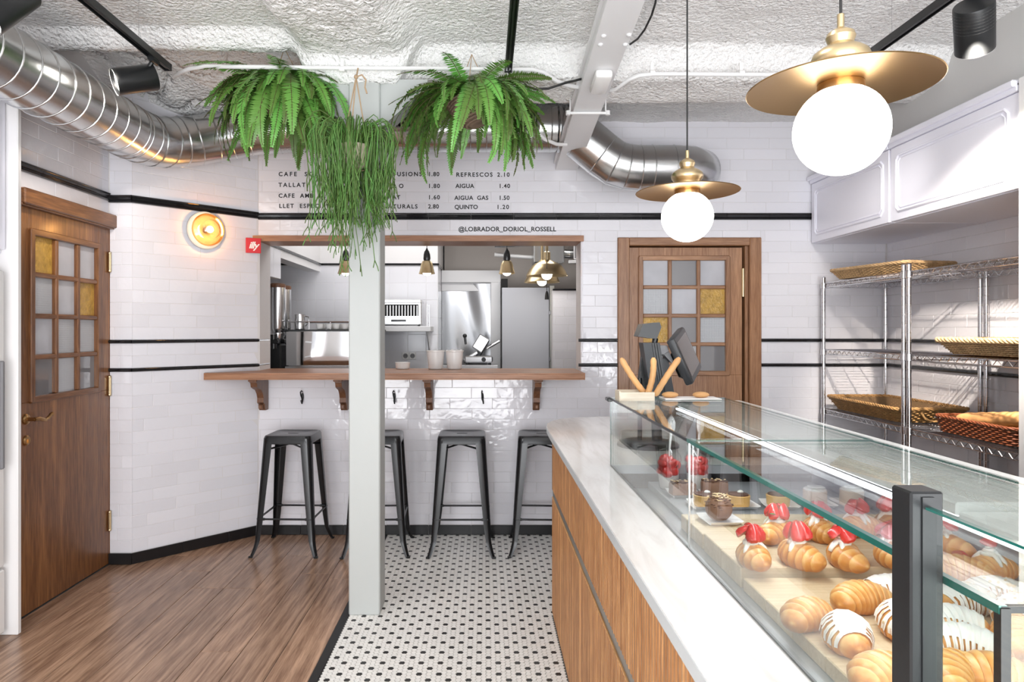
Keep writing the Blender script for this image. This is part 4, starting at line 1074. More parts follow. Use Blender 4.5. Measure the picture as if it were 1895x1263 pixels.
for i, (x0, x1) in enumerate(((-.70, -.40), (.06, .35))):
    gr = MB(); f = .018; y0 = 4.305; z0, z1 = 2.715, 2.855
    gr.bx(x0, x1, y0, y0+.06, z0, z0+f, .003).bx(x0, x1, y0, y0+.06, z1-f, z1, .003).bx(x0, x0+f, y0, y0+.03, z0, z1, .003).bx(x1-f, x1, y0, y0+.03, z0, z1, .003)
    g = gr.build('grille_frame', M['galv'], du)
    MB().bx(x0+f, x1-f, y0+.022, y0+.06, z0+f, z1-f).build('grille_throat', M['dark'], g)
    n = 13
    for k in range(n):
        x = x0+f+(x1-x0-2*f)*(k+.5)/n
        MB().bx(x-.0022, x+.0022, y0+.004, y0+.018, z0+f, z1-f).build('louvre', M['steel'], g)

# ================================================================== CONDUITS AND CABLES
cd = thing('conduit', 'white cable conduit clipped along the plaster beam', 'conduit', (0, 0, 0))
def pth(lst): return [at(a, b_, Y) for a, b_, Y in lst]
MB().tube(pth([(322, 142, 3.62), (335, 134, 3.55), (352, 127, 3.48), (380, 123, 3.44), (470, 124, 3.378), (640, 126, 3.37), (820, 127, 3.37), (900, 128, 3.39), (985, 129, 3.44), (1005, 134, 3.45), (1030, 150, 3.50), (1050, 158, 3.57), (1075, 163, 3.64), (1125, 168, 3.64), (1140, 166, 3.58), (1165, 147, 3.48), (1182, 140, 3.45), (1210, 137, 3.45), (1510, 139, 3.45), (1660, 140, 3.45)]), .0105, 10).build('pipe', M['conduit'], cd)
for px in (633, 913, 1207, 1372):
    q = at(px, 128 if px < 1000 else 135, 3.372 if px < 1000 else 3.45)
    MB().cyl(q+Vector((-.012, 0, 0)), q+Vector((.012, 0, 0)), .0145, n=12).box((q+Vector((0, .005, .03)))[:], (.018, .012, .05), .002).build('clip', M['white_gloss'], cd)
tag(MB().tube(pth([(935, 196, 4.1), (960, 212, 4.1), (985, 236, 4.15), (1008, 258, 4.2), (1030, 267, 4.25), (1048, 268, 4.3)]), .011, 10).build('flexible_conduit', M['conduit']), 'thin white flexible conduit slanting in front of the duct grille', 'conduit')
tag(MB().tube(pth([(938, 126, 3.41), (945, 140, 3.42), (965, 157, 3.44), (990, 165, 3.45), (1015, 164, 3.46), (1045, 154, 3.48), (1085, 144, 3.52)]), .0062, 8).build('power_cable', M['rubber']), 'black cable sagging from the end of the middle lighting track', 'cable')
tag(MB().tube(pth([(1216, -30, 3.0), (1213, 5, 3.05), (1206, 28, 3.1), (1193, 55, 3.2), (1180, 72, 3.3), (1166, 82, 3.4)]), .005, 8).build('power_cable', M['rubber']), 'black cable curling up beside the sloping steel beam', 'cable')

# ================================================================== TRACKS AND SPOTLIGHTS
def track(x, y0, y1, z, lb):
    t = thing('lighting_track', lb, 'lighting track', (x, y1, z), 0, None)
    w_, h_ = .036, .034; yy = y0-y1
    MB().bx(-w_/2, w_/2, yy, 0, .022, h_, .001).bx(-w_/2, -w_/2+.006, yy, 0, 0, .024, .001).bx(w_/2-.006, w_/2, yy, 0, 0, .024, .001).bx(-.004, .004, yy, 0, .006, .022).build('rail', M['black_metal'], t)
    MB().bx(-w_/2-.001, w_/2+.001, -.002, .01, -.001, h_+.001, .002).build('end_cap', M['black_plastic'], t)
    return t
t1 = track(-1.58, 1.0, 3.39, 2.735, 'black lighting track over the wooden floor near the big duct')
MB().cyl((0, -.28, .034), (0, -.28, .21), .0012, n=6).box((0, -.28, .036), (.02, .03, .01), .003).build('hanging_wire', M['steel'], t1)
t2 = track(.118, 1.0, 3.41, 2.735, 'black lighting track running over the middle of the room')
t3 = track(1.83, 1.0, 3.28, 2.735, 'black lighting track over the pastry case side of the room')
MB().cyl((0, -.22, .034), (0, -.22, .20), .0012, n=6).cyl((0, -.22, .03), (0, -.22, .045), .012, n=10).build('hanging_wire', M['steel'], t3)
def spot(pc_, d, L, r_, lb, tx, tz, fins=False, on=True):
    d = Vector(d).normalized(); c = Vector(pc_)
    t = thing('track_spotlight', lb, 'spotlight', c, 0, None)
    q = d.to_track_quat('Z', 'Y').to_matrix().to_4x4()
    MB().lathe([(r_*.96, -L/2), (r_, -L/2+.004), (r_, L/2-.001), (r_*.97, L/2), (r_*.90, L/2-.006), (r_*.86, L/2-.03)], 32, T=q, capt=False).build('lamp_body', M['black_metal'], t)
    MB().lathe([(r_*.2, L/2-.038), (r_*.86, L/2-.03)], 28, T=q).build('lens', M['spot_lens'] if on else M['white_gloss'], t)
    MB().lathe([(r_*.97, L/2), (r_*.985, L/2+.001), (r_*.86, L/2-.02)], 32, T=q, capb=False, capt=False).build('reflector_ring', M['white_gloss'], t)
    if fins:
        mb = MB()
        for k in range(7): mb.lathe([(r_*.99, -L/2+.012+.012*k), (r_*1.012, -L/2+.014+.012*k), (r_*.99, -L/2+.017+.012*k)], 28, T=q, capb=False, capt=False)
        mb.build('cooling_fins', M['black_plastic'], t)
    top = Vector((tx, c.y, tz))-c
    MB().tube([Vector((0, 0, r_*.5)), Vector((top.x*.7, top.y, top.z*.55)), top], .011, 10).cyl(top+Vector((0, -.03, -.004)), top+Vector((0, .03, -.004)), .016, n=12).build('swivel_arm', M['black_metal'], t)
    return t
spot(at(250, 147, 3.25), (-.75, -.52, -.32), .185, .062, 'black cylinder spotlight hanging from the track near the duct, turned to the tiled wall', -1.58, 2.735)
spot(at(8, 8, 2.3), (-.3, -.55, -.75), .20, .062, 'black cylinder spotlight cut by the top corner of the picture, above the duct', -1.58, 2.735)
spot(at(1803, 51, 2.56), (.50, .66, -.80), .18, .066, 'black ribbed spotlight aimed down at the bread racks and wall cupboards', 1.83, 2.735, True)
lamp('rack_spot_beam', 'SPOT', (1.80, 2.50, 2.50), 420, (1, .89, .77), target=(2.83, 3.55, 1.25), spot_size=1.1, spot_blend=.8, shadow_soft_size=.03)
lamp('cupboard_spot_beam', 'SPOT', (1.75, 1.5, 2.6), 30, (1, .88, .76), target=(2.3, 3.05, 2.08), spot_size=.5, spot_blend=.7, shadow_soft_size=.04)
lamp('corner_spot_beam', 'SPOT', (-1.72, 3.1, 2.62), 34, (1, .92, .84), target=(-2.31, 3.75, 2.25), spot_size=1.3, spot_blend=.8, shadow_soft_size=.05)
lamp('mosaic_fill_beam', 'SPOT', (.118, 2.75, 2.70), 34, (1, .97, .94), target=(.0, 3.25, 0), spot_size=1.0, spot_blend=.8, shadow_soft_size=.06)  # added spot brightening the mosaic floor, no spotlight head drawn here
lamp('floor_fill_beam', 'SPOT', (-1.55, 2.3, 2.70), 28, (1, .96, .92), target=(-1.3, 3.5, 0), spot_size=1.2, spot_blend=.8, shadow_soft_size=.06)  # extra beam put in to lift the wooden floor
lamp('corner_rack_fill', 'SPOT', (1.83, 3.2, 2.70), 34, (1, .95, .9), target=(2.5, 4.8, 1.2), spot_size=.95, spot_blend=.8, shadow_soft_size=.12)  # fill spot added for the dim tiled corner behind the rack
lamp('case_fill_beam', 'SPOT', (.118, 1.6, 2.72), 30, (1, .95, .9), target=(1.0, 1.3, .9), spot_size=.9, spot_blend=.6, shadow_soft_size=.05)  # added fill over the pastry case, this track carries no lamp head

# ================================================================== PENDANT LAMPS
def pendant(loc, lb):
    t = thing('pendant_lamp', lb, 'lamp', loc, 0, 'brass globe pendants over the counter')
    MB().cyl((0, 0, .235), (0, 0, 1.06), .0032, n=8).build('cord', M['rubber'], t)
    MB().lathe([(.030, 1.035), (.034, 1.04), (.034, 1.06)], 20).build('ceiling_rose', M['brass'], t)
    MB().lathe([(.0075, .205), (.0075, .238), (.005, .24)], 14).build('cord_grip', M['brass_pale'], t)
    MB().lathe([(.050, .105), (.053, .118), (.060, .128), (.062, .138), (.058, .150), (.045, .160), (.034, .166), (.026, .172), (.028, .178), (.031, .187), (.028, .196), (.018, .203), (.010, .208)], 36).build('cap', M['brass_pale'], t)
    MB().lathe([(.046, .080), (.046, .106)], 32).build('neck', M['brass'], t)
    MB().lathe([(.044, .083), (.14, .080), (.198, .073), (.2, .0745), (.198, .076), (.14, .0835), (.044, .0866)], 64, capb=False, capt=False).build('disc_shade', M['brass'], t)
    MB().lathe([(.048, .062), (.050, .066), (.048, .082)], 32).build('collar', M['brass_dark'], t)
    MB().sph((0, 0, -.022), .1, 40, 24).build('globe', M['globe'], t)
    return t
pendant((.80, 1.53, 1.912), 'nearer and larger brass disc pendant with a lit globe, hanging above the croissants')
pendant((.80, 2.69, 1.912), 'brass disc pendant with a lit globe, hanging further off in front of the walnut door')

# ================================================================== WALL LIGHT AND SIGN ON THE ANGLED WALL
def on_diag(px, py, off=0):
    k = (px-VX)/FPX; s_ = (k*A.y-A.x)/(D.x-k*D.y); p = A+D*s_; p.z = CAMZ-(py-VY)/FPX*p.y
    return p+ND*off
RZ = math.atan2(ND.x, -ND.y)
wlp = on_diag(379, 427, .002)
ws = thing('wall_light', 'round amber glass wall light glowing on the angled tiled wall', 'lamp', wlp, RZ)
TY = Matrix.Rotation(PI/2, 4, 'X')
MB().lathe([(.125, 0), (.125, .012), (.118, .016)], 40, T=TY).build('back_plate', M['grey_paint'], ws)
MB().lathe([(.096, .036), (.108, .046), (.102, .066), (.082, .074), (.068, .070), (.062, .078), (.060, .105), (.045, .120), (.012, .126)], 40, T=TY, capb=False).build('glass_shade', M['amber_shade'], ws)
MB().lathe([(.02, .0), (.02, .05), (.016, .055)], 20, T=TY).build('socket', M['brass'], ws)
MB().sph((0, -.075, 0), .024, 18, 12).build('bulb', M['bulb_warm'], ws)
lamp('wall_light_glow', 'POINT', wlp+ND*.10, 3.2, (1, .72, .42), shadow_soft_size=.03)
sg = thing('wall_sign', 'small square red sign with white script on the angled wall', 'sign', on_diag(465.5, 455.5, .024), RZ-.38)
MB().box((0, -.006, 0), (.100, .010, .104), .001).box((0, .012, 0), (.03, .03, .03)).build('panel', M['red'], sg)
text('lettering', 'illy', sg, (.0, -.0118, -.020), .066, M['white_letter'], align='CENTER', shear=.28, space=.9)

# ================================================================== WALL CUPBOARDS
cu = []
for (y0, y1, lb, first) in ((3.865, 4.792, 'white panelled wall cupboard against the back wall, over the bread racks', True), (2.925, 3.858, 'white panelled wall cupboard lit by a warm spotlight, further from the back wall', False)):
    t = thing('wall_cupboard', lb, 'cupboard', (2.56, (y0+y1)/2, 2.05), 0, 'white wall cupboards over the racks')
    h = (y1-y0)/2
    MB().bx(-.240, .272, -h, h, 0, .455, .003).build('carcass', M['cab_white'], t)
    MB().bx(-.275, .272, -h, h, .42, .458, .004).bx(-.295, .2, -h, h, .44, .47, .006).build('cornice', M['cab_white'], t)
    d = MB().bx(-.263, -.241, -h+.006, h-.006, .004, .418, .003); dd = d.build('door', M['cab_white'], t)
    # raised moulding with notched corners
    a, b_, z0, z1, c = -h+.06, h-.06, .055, .365, .022
    lp = [(a+c, z0), (b_-c, z0), (b_, z0+c), (b_, z1-c), (b_-c, z1), (a+c, z1), (a, z1-c), (a, z0+c)]
    MB().tube([(-.264, y, z) for y, z in lp], .007, 8, closed=True).build('moulding', M['cab_white'], dd)
    lp2 = [(y*.955, .21+(z-.21)*.89) for y, z in lp]
    MB().tube([(-.264, y, z) for y, z in lp2], .004, 6, closed=True).build('moulding', M['cab_white'], dd)
    cu.append(t)
struct(MB().bx(2.283, 2.838, 2.85, 2.913, 0, 2.52, .003).build('trim_3', M['white_paint']))

# ================================================================== WIRE RACKS
def rack(y0, y1, lb):
    t = thing('wire_rack', lb, 'shelving', (2.565, (y0+y1)/2, 0), 0, 'chrome wire racks along the wall')
    hx, hy = .215, (y1-y0)/2-.018
    for sx in (-1, 1):
        for sy in (-1, 1):
            p = MB().cyl((sx*hx, sy*hy, .012), (sx*hx, sy*hy, 1.80), .0127, n=14).lathe([(.014, 1.80), (.014, 1.806), (.008, 1.812)], 14, (sx*hx, sy*hy, 0))
            po = p.build('post', M['chrome'], t)
            mb = MB()
            for k in range(34): mb.lathe([(.0127, .05+.051*k), (.0133, .052+.051*k), (.0127, .054+.051*k)], 10, (sx*hx, sy*hy, 0), capb=False, capt=False)
            mb.build('groove', M['steel_dull'], po)
            MB().lathe([(.010, .0), (.018, .003), (.018, .012), (.013, .014)], 12, (sx*hx, sy*hy, 0)).build('foot', M['grey_plastic'], po)
    for zt_ in (.32, .90, 1.31, 1.77):
        mb = MB(); z = zt_-.004
        rect = [(-hx, -hy), (hx, -hy), (hx, hy), (-hx, hy)]
        for dz, r_ in ((0, .0035), (-.030, .003)):
            for (a, b_), (c, d) in zip(rect, rect[1:]+rect[:1]): mb.tube([(a, b_, z+dz), (c, d, z+dz)], r_, 6)
        def zig(a, b_):
            a, b_ = Vector(a), Vector(b_); n = int((b_-a).length/.03); pts = []
            for k in range(n+1): p_ = a.lerp(b_, k/n); pts.append((p_.x, p_.y, z if k % 2 else z-.030))
            mb.tube(pts, .002, 5)
        for (a, b_), (c, d) in zip(rect, rect[1:]+rect[:1]): zig((a, b_, z), (c, d, z))
        shf = mb.build('shelf_frame', M['chrome'], t)
        mb = MB(); n = int(2*hy/.026)
        for k in range(1, n): yy = -hy+2*hy*k/n; mb.tube([(-hx, yy, z+.003), (hx, yy, z+.003)], .0021, 5)
        for xx in (-hx*.5, 0, hx*.5): mb.tube([(xx, -hy, z-.002), (xx, hy, z-.002)], .0032, 5)
        mb.build('wire_deck', M['chrome'], shf, kind='stuff')
        for sx in (-1, 1):
            for sy in (-1, 1): MB().lathe([(.0135, z-.036), (.019, z-.034), (.0175, z+.006), (.0135, z+.008)], 14, (sx*hx, sy*hy, 0)).build('corner_sleeve', M['chrome'], shf)
rack(3.80, 4.74, 'chrome wire rack in the corner beside the back wall'); rack(2.855, 3.79, 'chrome wire rack holding baskets next to the corner rack')
# ---- wicker baskets
def basket(name, loc, rz, LX, LY, H, flare, mat, lb, group, rim=.010, rows=8, rim2=True, handle=None, tiltx=0):
    t = thing(name, lb, 'basket', loc, rz, group); t.rotation_euler = (tiltx, 0, rz)
    def loop(hx, hy, r_, z, n, amp=0, ph=0, dz=0):
        # rounded rectangle sampled evenly
        segs = []; st = [(hx-r_, -hy), (hx, -hy+r_), (hx, hy-r_), (hx-r_, hy), (-hx+r_, hy), (-hx, hy-r_), (-hx, -hy+r_), (-hx+r_, -hy)]
        pts = []; cs = [((hx-r_, -hy+r_), -PI/2), ((hx-r_, hy-r_), 0), ((-hx+r_, hy-r_), PI/2), ((-hx+r_, -hy+r_), PI)]
        raw = []
        for (c, a0) in cs:
            for k in range(7): a = a0+PI/2*k/6; raw.append((c[0]+r_*math.cos(a), c[1]+r_*math.sin(a), math.cos(a), math.sin(a)))
        raw.append(raw[0]); d = [0]
        for p, q in zip(raw[:-1], raw[1:]): d.append(d[-1]+math.hypot(q[0]-p[0], q[1]-p[1]))
        T_ = d[-1]; i = 0
        for k in range(n):
            s_ = T_*k/n
            while d[i+1] < s_: i += 1
            f = (s_-d[i])/max(1e-9, d[i+1]-d[i]); p, q = raw[i], raw[i+1]
            nx_, ny = p[2]+(q[2]-p[2])*f, p[3]+(q[3]-p[3])*f; a = amp*math.sin(PI*k+ph) if False else amp*(1 if (k+ph) % 2 < 1 else -1)
            pts.append((p[0]+(q[0]-p[0])*f+nx_*a, p[1]+(q[1]-p[1])*f+ny*a, z+dz*(1 if k % 2 else -1)))
        return pts
    per = 2*(LX+LY); n = int(per/.024)//2*2
    hx, hy = LX/2, LY/2
    mb = MB()
    for k in range(rows):
        f = k/(rows-1); z = .006+(H-.012)*f; e = flare*f
        mb.tube(loop(hx-flare+e, hy-flare+e, .035, z, n, .0052, k % 2), H/rows*.44, 5, closed=True)
    mb.build('weave', mat, t, ang=180)
    mb = MB()
    lo_ = loop(hx-flare, hy-flare, .035, .004, n); hi_ = loop(hx, hy, .035, H, n)
    for k in range(0, n, 1):
        a, b_ = lo_[k], hi_[k]; mb.tube([a, b_], .0022, 4)
    mb.build('stakes', mat, t, kind='stuff')
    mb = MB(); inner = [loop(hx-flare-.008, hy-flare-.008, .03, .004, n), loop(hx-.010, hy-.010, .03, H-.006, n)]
    mb.loft(inner, capa=True, capb=False); mb.build('lining', M['wicker_in'], t)  # backing shell, its dark colour paints the shade between strands
    mb = MB()
    for ph in range(3 if rim2 else 2):
        m_ = n*2; lp = loop(hx+.002, hy+.002, .037, H, m_)
        pts = [(p[0]*(1+.010*math.sin(k*.9+ph*2.1)/hx*.3), p[1]*(1+.010*math.sin(k*.9+ph*2.1)/hy*.3), p[2]+rim*.55*math.cos(k*.9+ph*2.1)) for k, p in enumerate(lp)]
        mb.tube(pts, rim*.62, 5, closed=True)
    mb.build('braided_rim', mat, t, ang=180)
    if handle:
        mb = MB(); s_ = handle
        mb.tube([(-.07, -hy+.004, H*.75), (-.06, -hy-.022, H*.35), (-.02, -hy-.028, H*.2), (.03, -hy-.026, H*.25), (.06, -hy-.016, H*.5), (.07, -hy+.004, H*.8)], .006, 8); mb.build('handle', mat, t)
    return t
GB = 'wicker bread baskets on the racks'
basket('bread_basket', (2.54, 4.27, 1.776), .22, .37, .62, .062, .035, M['wicker'], 'pale wicker tray basket on the top shelf of the corner rack', GB)
basket('bread_basket', (2.585, 3.28, 1.316), 0, .44, .60, .075, .05, M['wicker'], 'pale wicker basket with a thick braided rim, alone on the middle shelf', GB, rim=.014)
basket('bread_basket', (2.56, 4.28, .906), .0, .42, .80, .085, .045, M['wicker_mid'], 'long honey-brown wicker basket with a loop handle on the lower shelf of the corner rack', GB, handle=1)
db_ = basket('bread_basket', (2.575, 3.36, .906), 0, .36, .54, .085, .015, M['wicker_dark'], 'dark red-brown wicker basket filled with baguettes', GB, rim=.008)
for i, (a, b_, lb) in enumerate((((2.47, 3.56, .975), (2.52, 3.16, 1.03), 'rustic baguette lying outermost in the dark wicker basket'), ((2.53, 3.55, .965), (2.60, 3.14, 1.02), 'rustic baguette lying in the middle of the dark wicker basket'), ((2.60, 3.55, .965), (2.67, 3.14, 1.01), 'rustic baguette lying next to the wall in the dark wicker basket'))):
    n = 22; pts, rs = [], []; a, b_ = Vector(a), Vector(b_)
    for k in range(n+1):
        t = k/n; e = min(t, 1-t); pts.append(a.lerp(b_, t)-a); rs.append(.034*min(1, .35+(e*5)**.7)*(1+.05*math.sin(k*1.7+i)))
    tag(MB().tube(pts, rs, 12).build('baguette', M['bread'], None, a), lb, 'bread', 'baguettes in the dark basket')
tag(MB().box((0, 0, .001), (.05, .09, .0016), 0).build('price_card', M['paper'], None, (2.43, 3.60, .975)), 'small white card at the end of the dark wicker basket', 'card')

# ================================================================== HANGING PLANTS
def frond_mesh(seed, L, a0, a1, w_=.040):
    rr = random.Random(seed); n = 42; mb = MB(); pts = [Vector((.012, 0, 0))]; tang = []
    for i in range(n):
        t = i/n; el = math.radians(a0+(a1-a0)*t**.75); d = Vector((math.cos(el), 0, math.sin(el))); tang.append(d); pts.append(pts[-1]+d*L/n)
    tang.append(tang[-1]); tw = rr.uniform(-.5, .5)
    for i in range(3, n+1):
        t = i/n; p = pts[i]; d = tang[i]
        wl_ = w_*min(1, (t*5)**.6)*(1-.85*max(0, (t-.5)/.5)**1.5)+.003
        nm = d.cross(Vector((0, 1, 0)))
        for s_ in (-1, 1):
            sd = (Vector((0, s_, 0))*math.cos(tw*t)+nm*math.sin(tw*t)*s_+d*.28+nm*rr.uniform(-.1, .3)+Vector((0, 0, -.22))).normalized()
            b_ = L/n*.60; tip = p+sd*wl_*rr.uniform(.88, 1.08)
            o = len(mb.v); mid = p+sd*wl_*.5
            mb.v += [(p-d*b_*.6)[:], (mid-d*b_)[:], tip[:], (mid+d*b_)[:], (p+d*b_*.6)[:]]
            mb.f += [[o, o+1, o+3, o+4], [o+1, o+2, o+3]]; mb.mi += [0, 0]
    mb.cur = 1; mb.tube([p[:] for p in pts[::3]], [.0016]*len(pts[::3]), 4)
    me = mb.mesh('frond', [M['fern'], M['stem_brown']], True, 180); return me
FM = [frond_mesh(i, L, a0, a1) for i, (L, a0, a1) in enumerate(((.44, 38, -88), (.48, 25, -95), (.42, 45, -75), (.50, 10, -95), (.40, 35, -35), (.52, 30, -102), (.34, 52, -80), (.46, 0, -75)))]
def fern(loc, n, lb, seed, tilt, dirs, scl=1.0):
    t = thing('hanging_fern', lb, 'plant', loc, 0, None); rr = random.Random(seed)
    bk = MB(); bk.lathe([(.05, -.135), (.085, -.11), (.115, -.05), (.125, .0), (.118, .003), (.108, -.03)], 28, capt=False)
    bo = bk.build('basket', M['wicker_grey'], t); bo.rotation_euler = (0, tilt, 0)
    mb = MB()
    for k in range(11):
        f = k/10; z = -.125+.125*f; r_ = .068+.057*f**.6; m_ = 40
        mb.tube([((r_+.003*(1 if (j+k) % 2 else -1)+.004)*math.cos(2*PI*j/m_), (r_+.003*(1 if (j+k) % 2 else -1)+.004)*math.sin(2*PI*j/m_), z) for j in range(m_)], .0065, 5, closed=True)
    mb.build('weave', M['wicker_grey'], bo, ang=180)
    MB().lathe([(.001, -.02), (.108, -.02), (.08, -.005)], 20).build('soil', M['soil'], t)
    mb = MB()
    for k in range(3): a = k*2.1+.4; mb.tube([(.12*math.cos(a), .12*math.sin(a), 0), (.0, .0, .22)], .002, 5)
    mb.build('hanger', M['rope'], t)
    for i in range(n):
        a = rr.choice(dirs)+rr.uniform(-.42, .42) if i % 3 else rr.random()*2*PI
        s_ = rr.uniform(.66, 1.12)*scl
        o = link('frond', FM[rr.randrange(len(FM))], t, (.05*math.cos(a)*rr.random(), .05*math.sin(a)*rr.random(), rr.uniform(-.02, .02)))
        o.rotation_euler = (rr.uniform(-.3, .3), rr.uniform(-.25, .3), a); o.scale = (s_, s_*rr.uniform(.8, 1.25), s_)
    return t
fern((-1.06, 3.60, 2.715), 230, 'big hanging fern with arching fronds beside the duct bend', 3, .1, [-PI/2, -PI/2-.7, -PI/2+.7, PI, 0, -.6], 1.06)
fern((-.065, 3.40, 2.60), 200, 'hanging fern in a woven rattan bowl between the column and the sloping beam', 8, -.35, [-.2, -.8, -PI/2+.3, .3, PI, PI-.4, -.5], .98)
# string plant
sp_ = thing('string_plant', 'hanging plant with long thin green strings falling over the white column', 'plant', (-.628, 3.26, 2.325))
MB().lathe([(.04, -.11), (.060, -.09), (.070, -.02), (.070, 0), (.064, 0), (.062, -.02)], 26, capt=False).build('pot', M['pot_cream'], sp_)
MB().lathe([(.001, -.015), (.063, -.015)], 20, capb=False, capt=False).build('soil', M['soil'], sp_)
rp = MB(); top = Vector((.012, .0, .33))
for k in range(3):
    a = k*2.094+.5; e = Vector((.072*math.cos(a), .072*math.sin(a), -.01)); rp.tube([top, e, e*.9+Vector((0, 0, -.1)), Vector((0, 0, -.125))], .0032, 6)
rp.tube([top+Vector((0, 0, -.01)), top+Vector((.0, .05, .06))], .004, 6).sph(top[:], .011, 8, 6).tube([top, top+Vector((.03, -.01, .006)), top+Vector((.05, -.015, -.02)), top+Vector((.045, -.015, -.055)), top+Vector((.055, -.015, -.085))], .0042, 6)
rp.build('rope_hanger', M['rope'], sp_)
def string_mesh(seed):
    rr = random.Random(seed); mb = MB(); L = rr.uniform(.20, .44); up_ = rr.uniform(.02, .12); ro = rr.uniform(.055, .19)
    if seed % 4 == 0: L *= 1.28; ro *= .6
    if seed % 7 == 3: L *= .55
    pts = []; n = 16
    for i in range(n+1):
        t = i/n
        if t < .35: f = t/.35; x = .02+ro*math.sin(f*PI/2); z = up_*math.sin(f*PI)
        else: f = (t-.35)/.65; x = .02+ro+.012*math.sin(f*4+seed); z = -L*f**1.1; x -= .05*f*ro/.185
        pts.append(Vector((x, .018*math.sin(t*5+seed*1.7)*t, z)))
    mb.tube(pts, [.0026-.0007*i/n for i in range(n+1)], 5)
    q = pts[int(n*.72)]; e = Vector((rr.uniform(-.03, .03), rr.uniform(-.03, .03), -.12*L/.5)); mb.tube([q, q+e*.5+Vector((rr.uniform(-.008, .008), 0, 0)), q+e], .0024, 5)
    q = pts[-1]; mb.tube([q, q+Vector((.014, .004, -.03)), q+Vector((.018, .006, -.05))], .0022, 5); mb.tube([q, q+Vector((-.012, -.004, -.03))], .0022, 5)
    return mb.mesh('stem', M['string_green'], True, 180)
STM = [string_mesh(i) for i in range(36)]
for i in range(285):
    a = R.random()*2*PI; s_ = R.uniform(.75, 1.08)
    o = link('stem', STM[i % 36], sp_, (.02*math.cos(a), .02*math.sin(a), R.uniform(-.01, .02))); o.rotation_euler = (R.uniform(-.13, .13), R.uniform(-.13, .10), a); o.scale = (s_,)*3

# ================================================================== FRIDGE BESIDE THE DOOR
fr = thing('upright_fridge', 'tall white upright fridge at the edge of the picture, beside the dark brown door', 'fridge', (-2.55, 2.88, 0))
MB().bx(-.30, .265, -.40, .33, .02, 1.76, .006).build('cabinet', M['white_gloss'], fr)
dd = MB().bx(.266, .315, -.40, .29, .34, 1.72, .010, seg=2).build('door', M['white_gloss'], fr)
MB().bx(.315, .318, -.34, .235, .42, 1.64).build('door_glass', M['screen'], dd)
MB().bx(.316, .335, .245, .268, .80, 1.30, .006).build('handle', M['grey_plastic'], dd)
kp = MB().bx(.266, .31, -.40, .30, .03, .325, .006).build('kick_panel', M['white_gloss'], fr)
for k in range(11): MB().bx(.3095, .3125, -.30, .22, .09+.017*k, .098+.017*k).build('vent_slot', M['black_plastic'], kp)
MB().bx(-.30, .345, .335, .362, .0, 2.56, .004).build('end_panel', M['white_paint'], fr)
tc_ = thing('top_cupboard', 'white moulded cupboard above the upright fridge', 'cupboard', (-2.55, 2.88, 1.80))
MB().bx(-.30, .27, -.40, .33, 0, .74, .004).build('carcass', M['cab_white'], tc_)
d3 = MB().bx(.271, .295, -.39, .325, .02, .72, .004).build('door', M['cab_white'], tc_)
MB().tube([(.296, y, z) for y, z in ((-.33, .08), (.255, .08), (.275, .10), (.275, .63), (.255, .65), (-.33, .65))], .009, 8, closed=True).build('moulding', M['cab_white'], d3)
# ================================================================== KITCHEN BEHIND THE HATCH
kl = MB().bx(-1.75, -1.628, 5.05, 5.14, 0, 1.85).bx(-1.75, -1.628, 5.05, 5.43, 1.85, 3.0).bx(-1.75, -1.628, 5.43, 6.74, 2.02, 3.0).bx(-2.5, -2.4, 5.05, 6.8, 0, 3.0)
kleft = struct(kl.build('wall_kitchen_left', M['white_paint'], smooth=False))
tiling(kleft, (-1.628, 0, 0), (0, 1, 0), (1, 0, 0), even(1.85, 2.08, 1), 5.05, 5.43, .19, M['tile_flat'], stagger=0, jit=.002)
MB().bx(-1.63, -1.612, 5.05, 6.73, 2.085, 2.105, .004).build('border_tile', M['tile_black'], kleft)
kb = MB().bx(-2.5, -.465, 6.74, 7.9, 0, 3.0).bx(-.47, 1.6, 7.85, 8.0, 0, 3.0)
kback = struct(kb.build('wall_kitchen_back', M['white_paint'], smooth=False))
tiling(kback, (0, 6.74, 0), (1, 0, 0), (0, -1, 0), even(.72, 2.08, 8), -2.4, -.467, .182, M['tile_flat'], stagger=0, jit=.002)
tiling(kback, (-.465, 0, 0), (0, 1, 0), (1, 0, 0), even(.72, 2.08, 8), 6.74, 7.85, .182, M['tile_flat'], stagger=0, jit=.002)
MB().bx(-2.4, -.455, 6.725, 6.74, 2.085, 2.105, .004).bx(-.47, -.452, 6.73, 7.85, 2.085, 2.105, .004).build('border_tile', M['tile_black'], kback)
kr = MB().bx(.662, 1.6, 6.62, 6.75, 0, 1.83)
kright = struct(kr.build('wall_kitchen_right', M['grout'], smooth=False))
tiling(kright, (0, 6.62, 0), (1, 0, 0), (0, -1, 0), even(.0, 1.825, 22), .664, 1.2, .26, M['tile'])
MB().bx(.66, 1.2, 6.60, 6.63, 1.828, 1.845, .003).build('border_tile', M['tile_black'], kright)
struct(MB().bx(1.25, 1.35, 5.05, 8, 0, 3.0).build('wall_kitchen_side', M['taupe'], smooth=False))
struct(MB().bx(-.45, 1.3, 7.6, 7.7, 1.9, 3.0).build('wall_kitchen_upper', M['taupe'], smooth=False))
struct(MB().bx(-2.6, 1.7, 5.06, 8.1, 3.0, 3.1).build('ceiling', M['white_paint'], smooth=False))
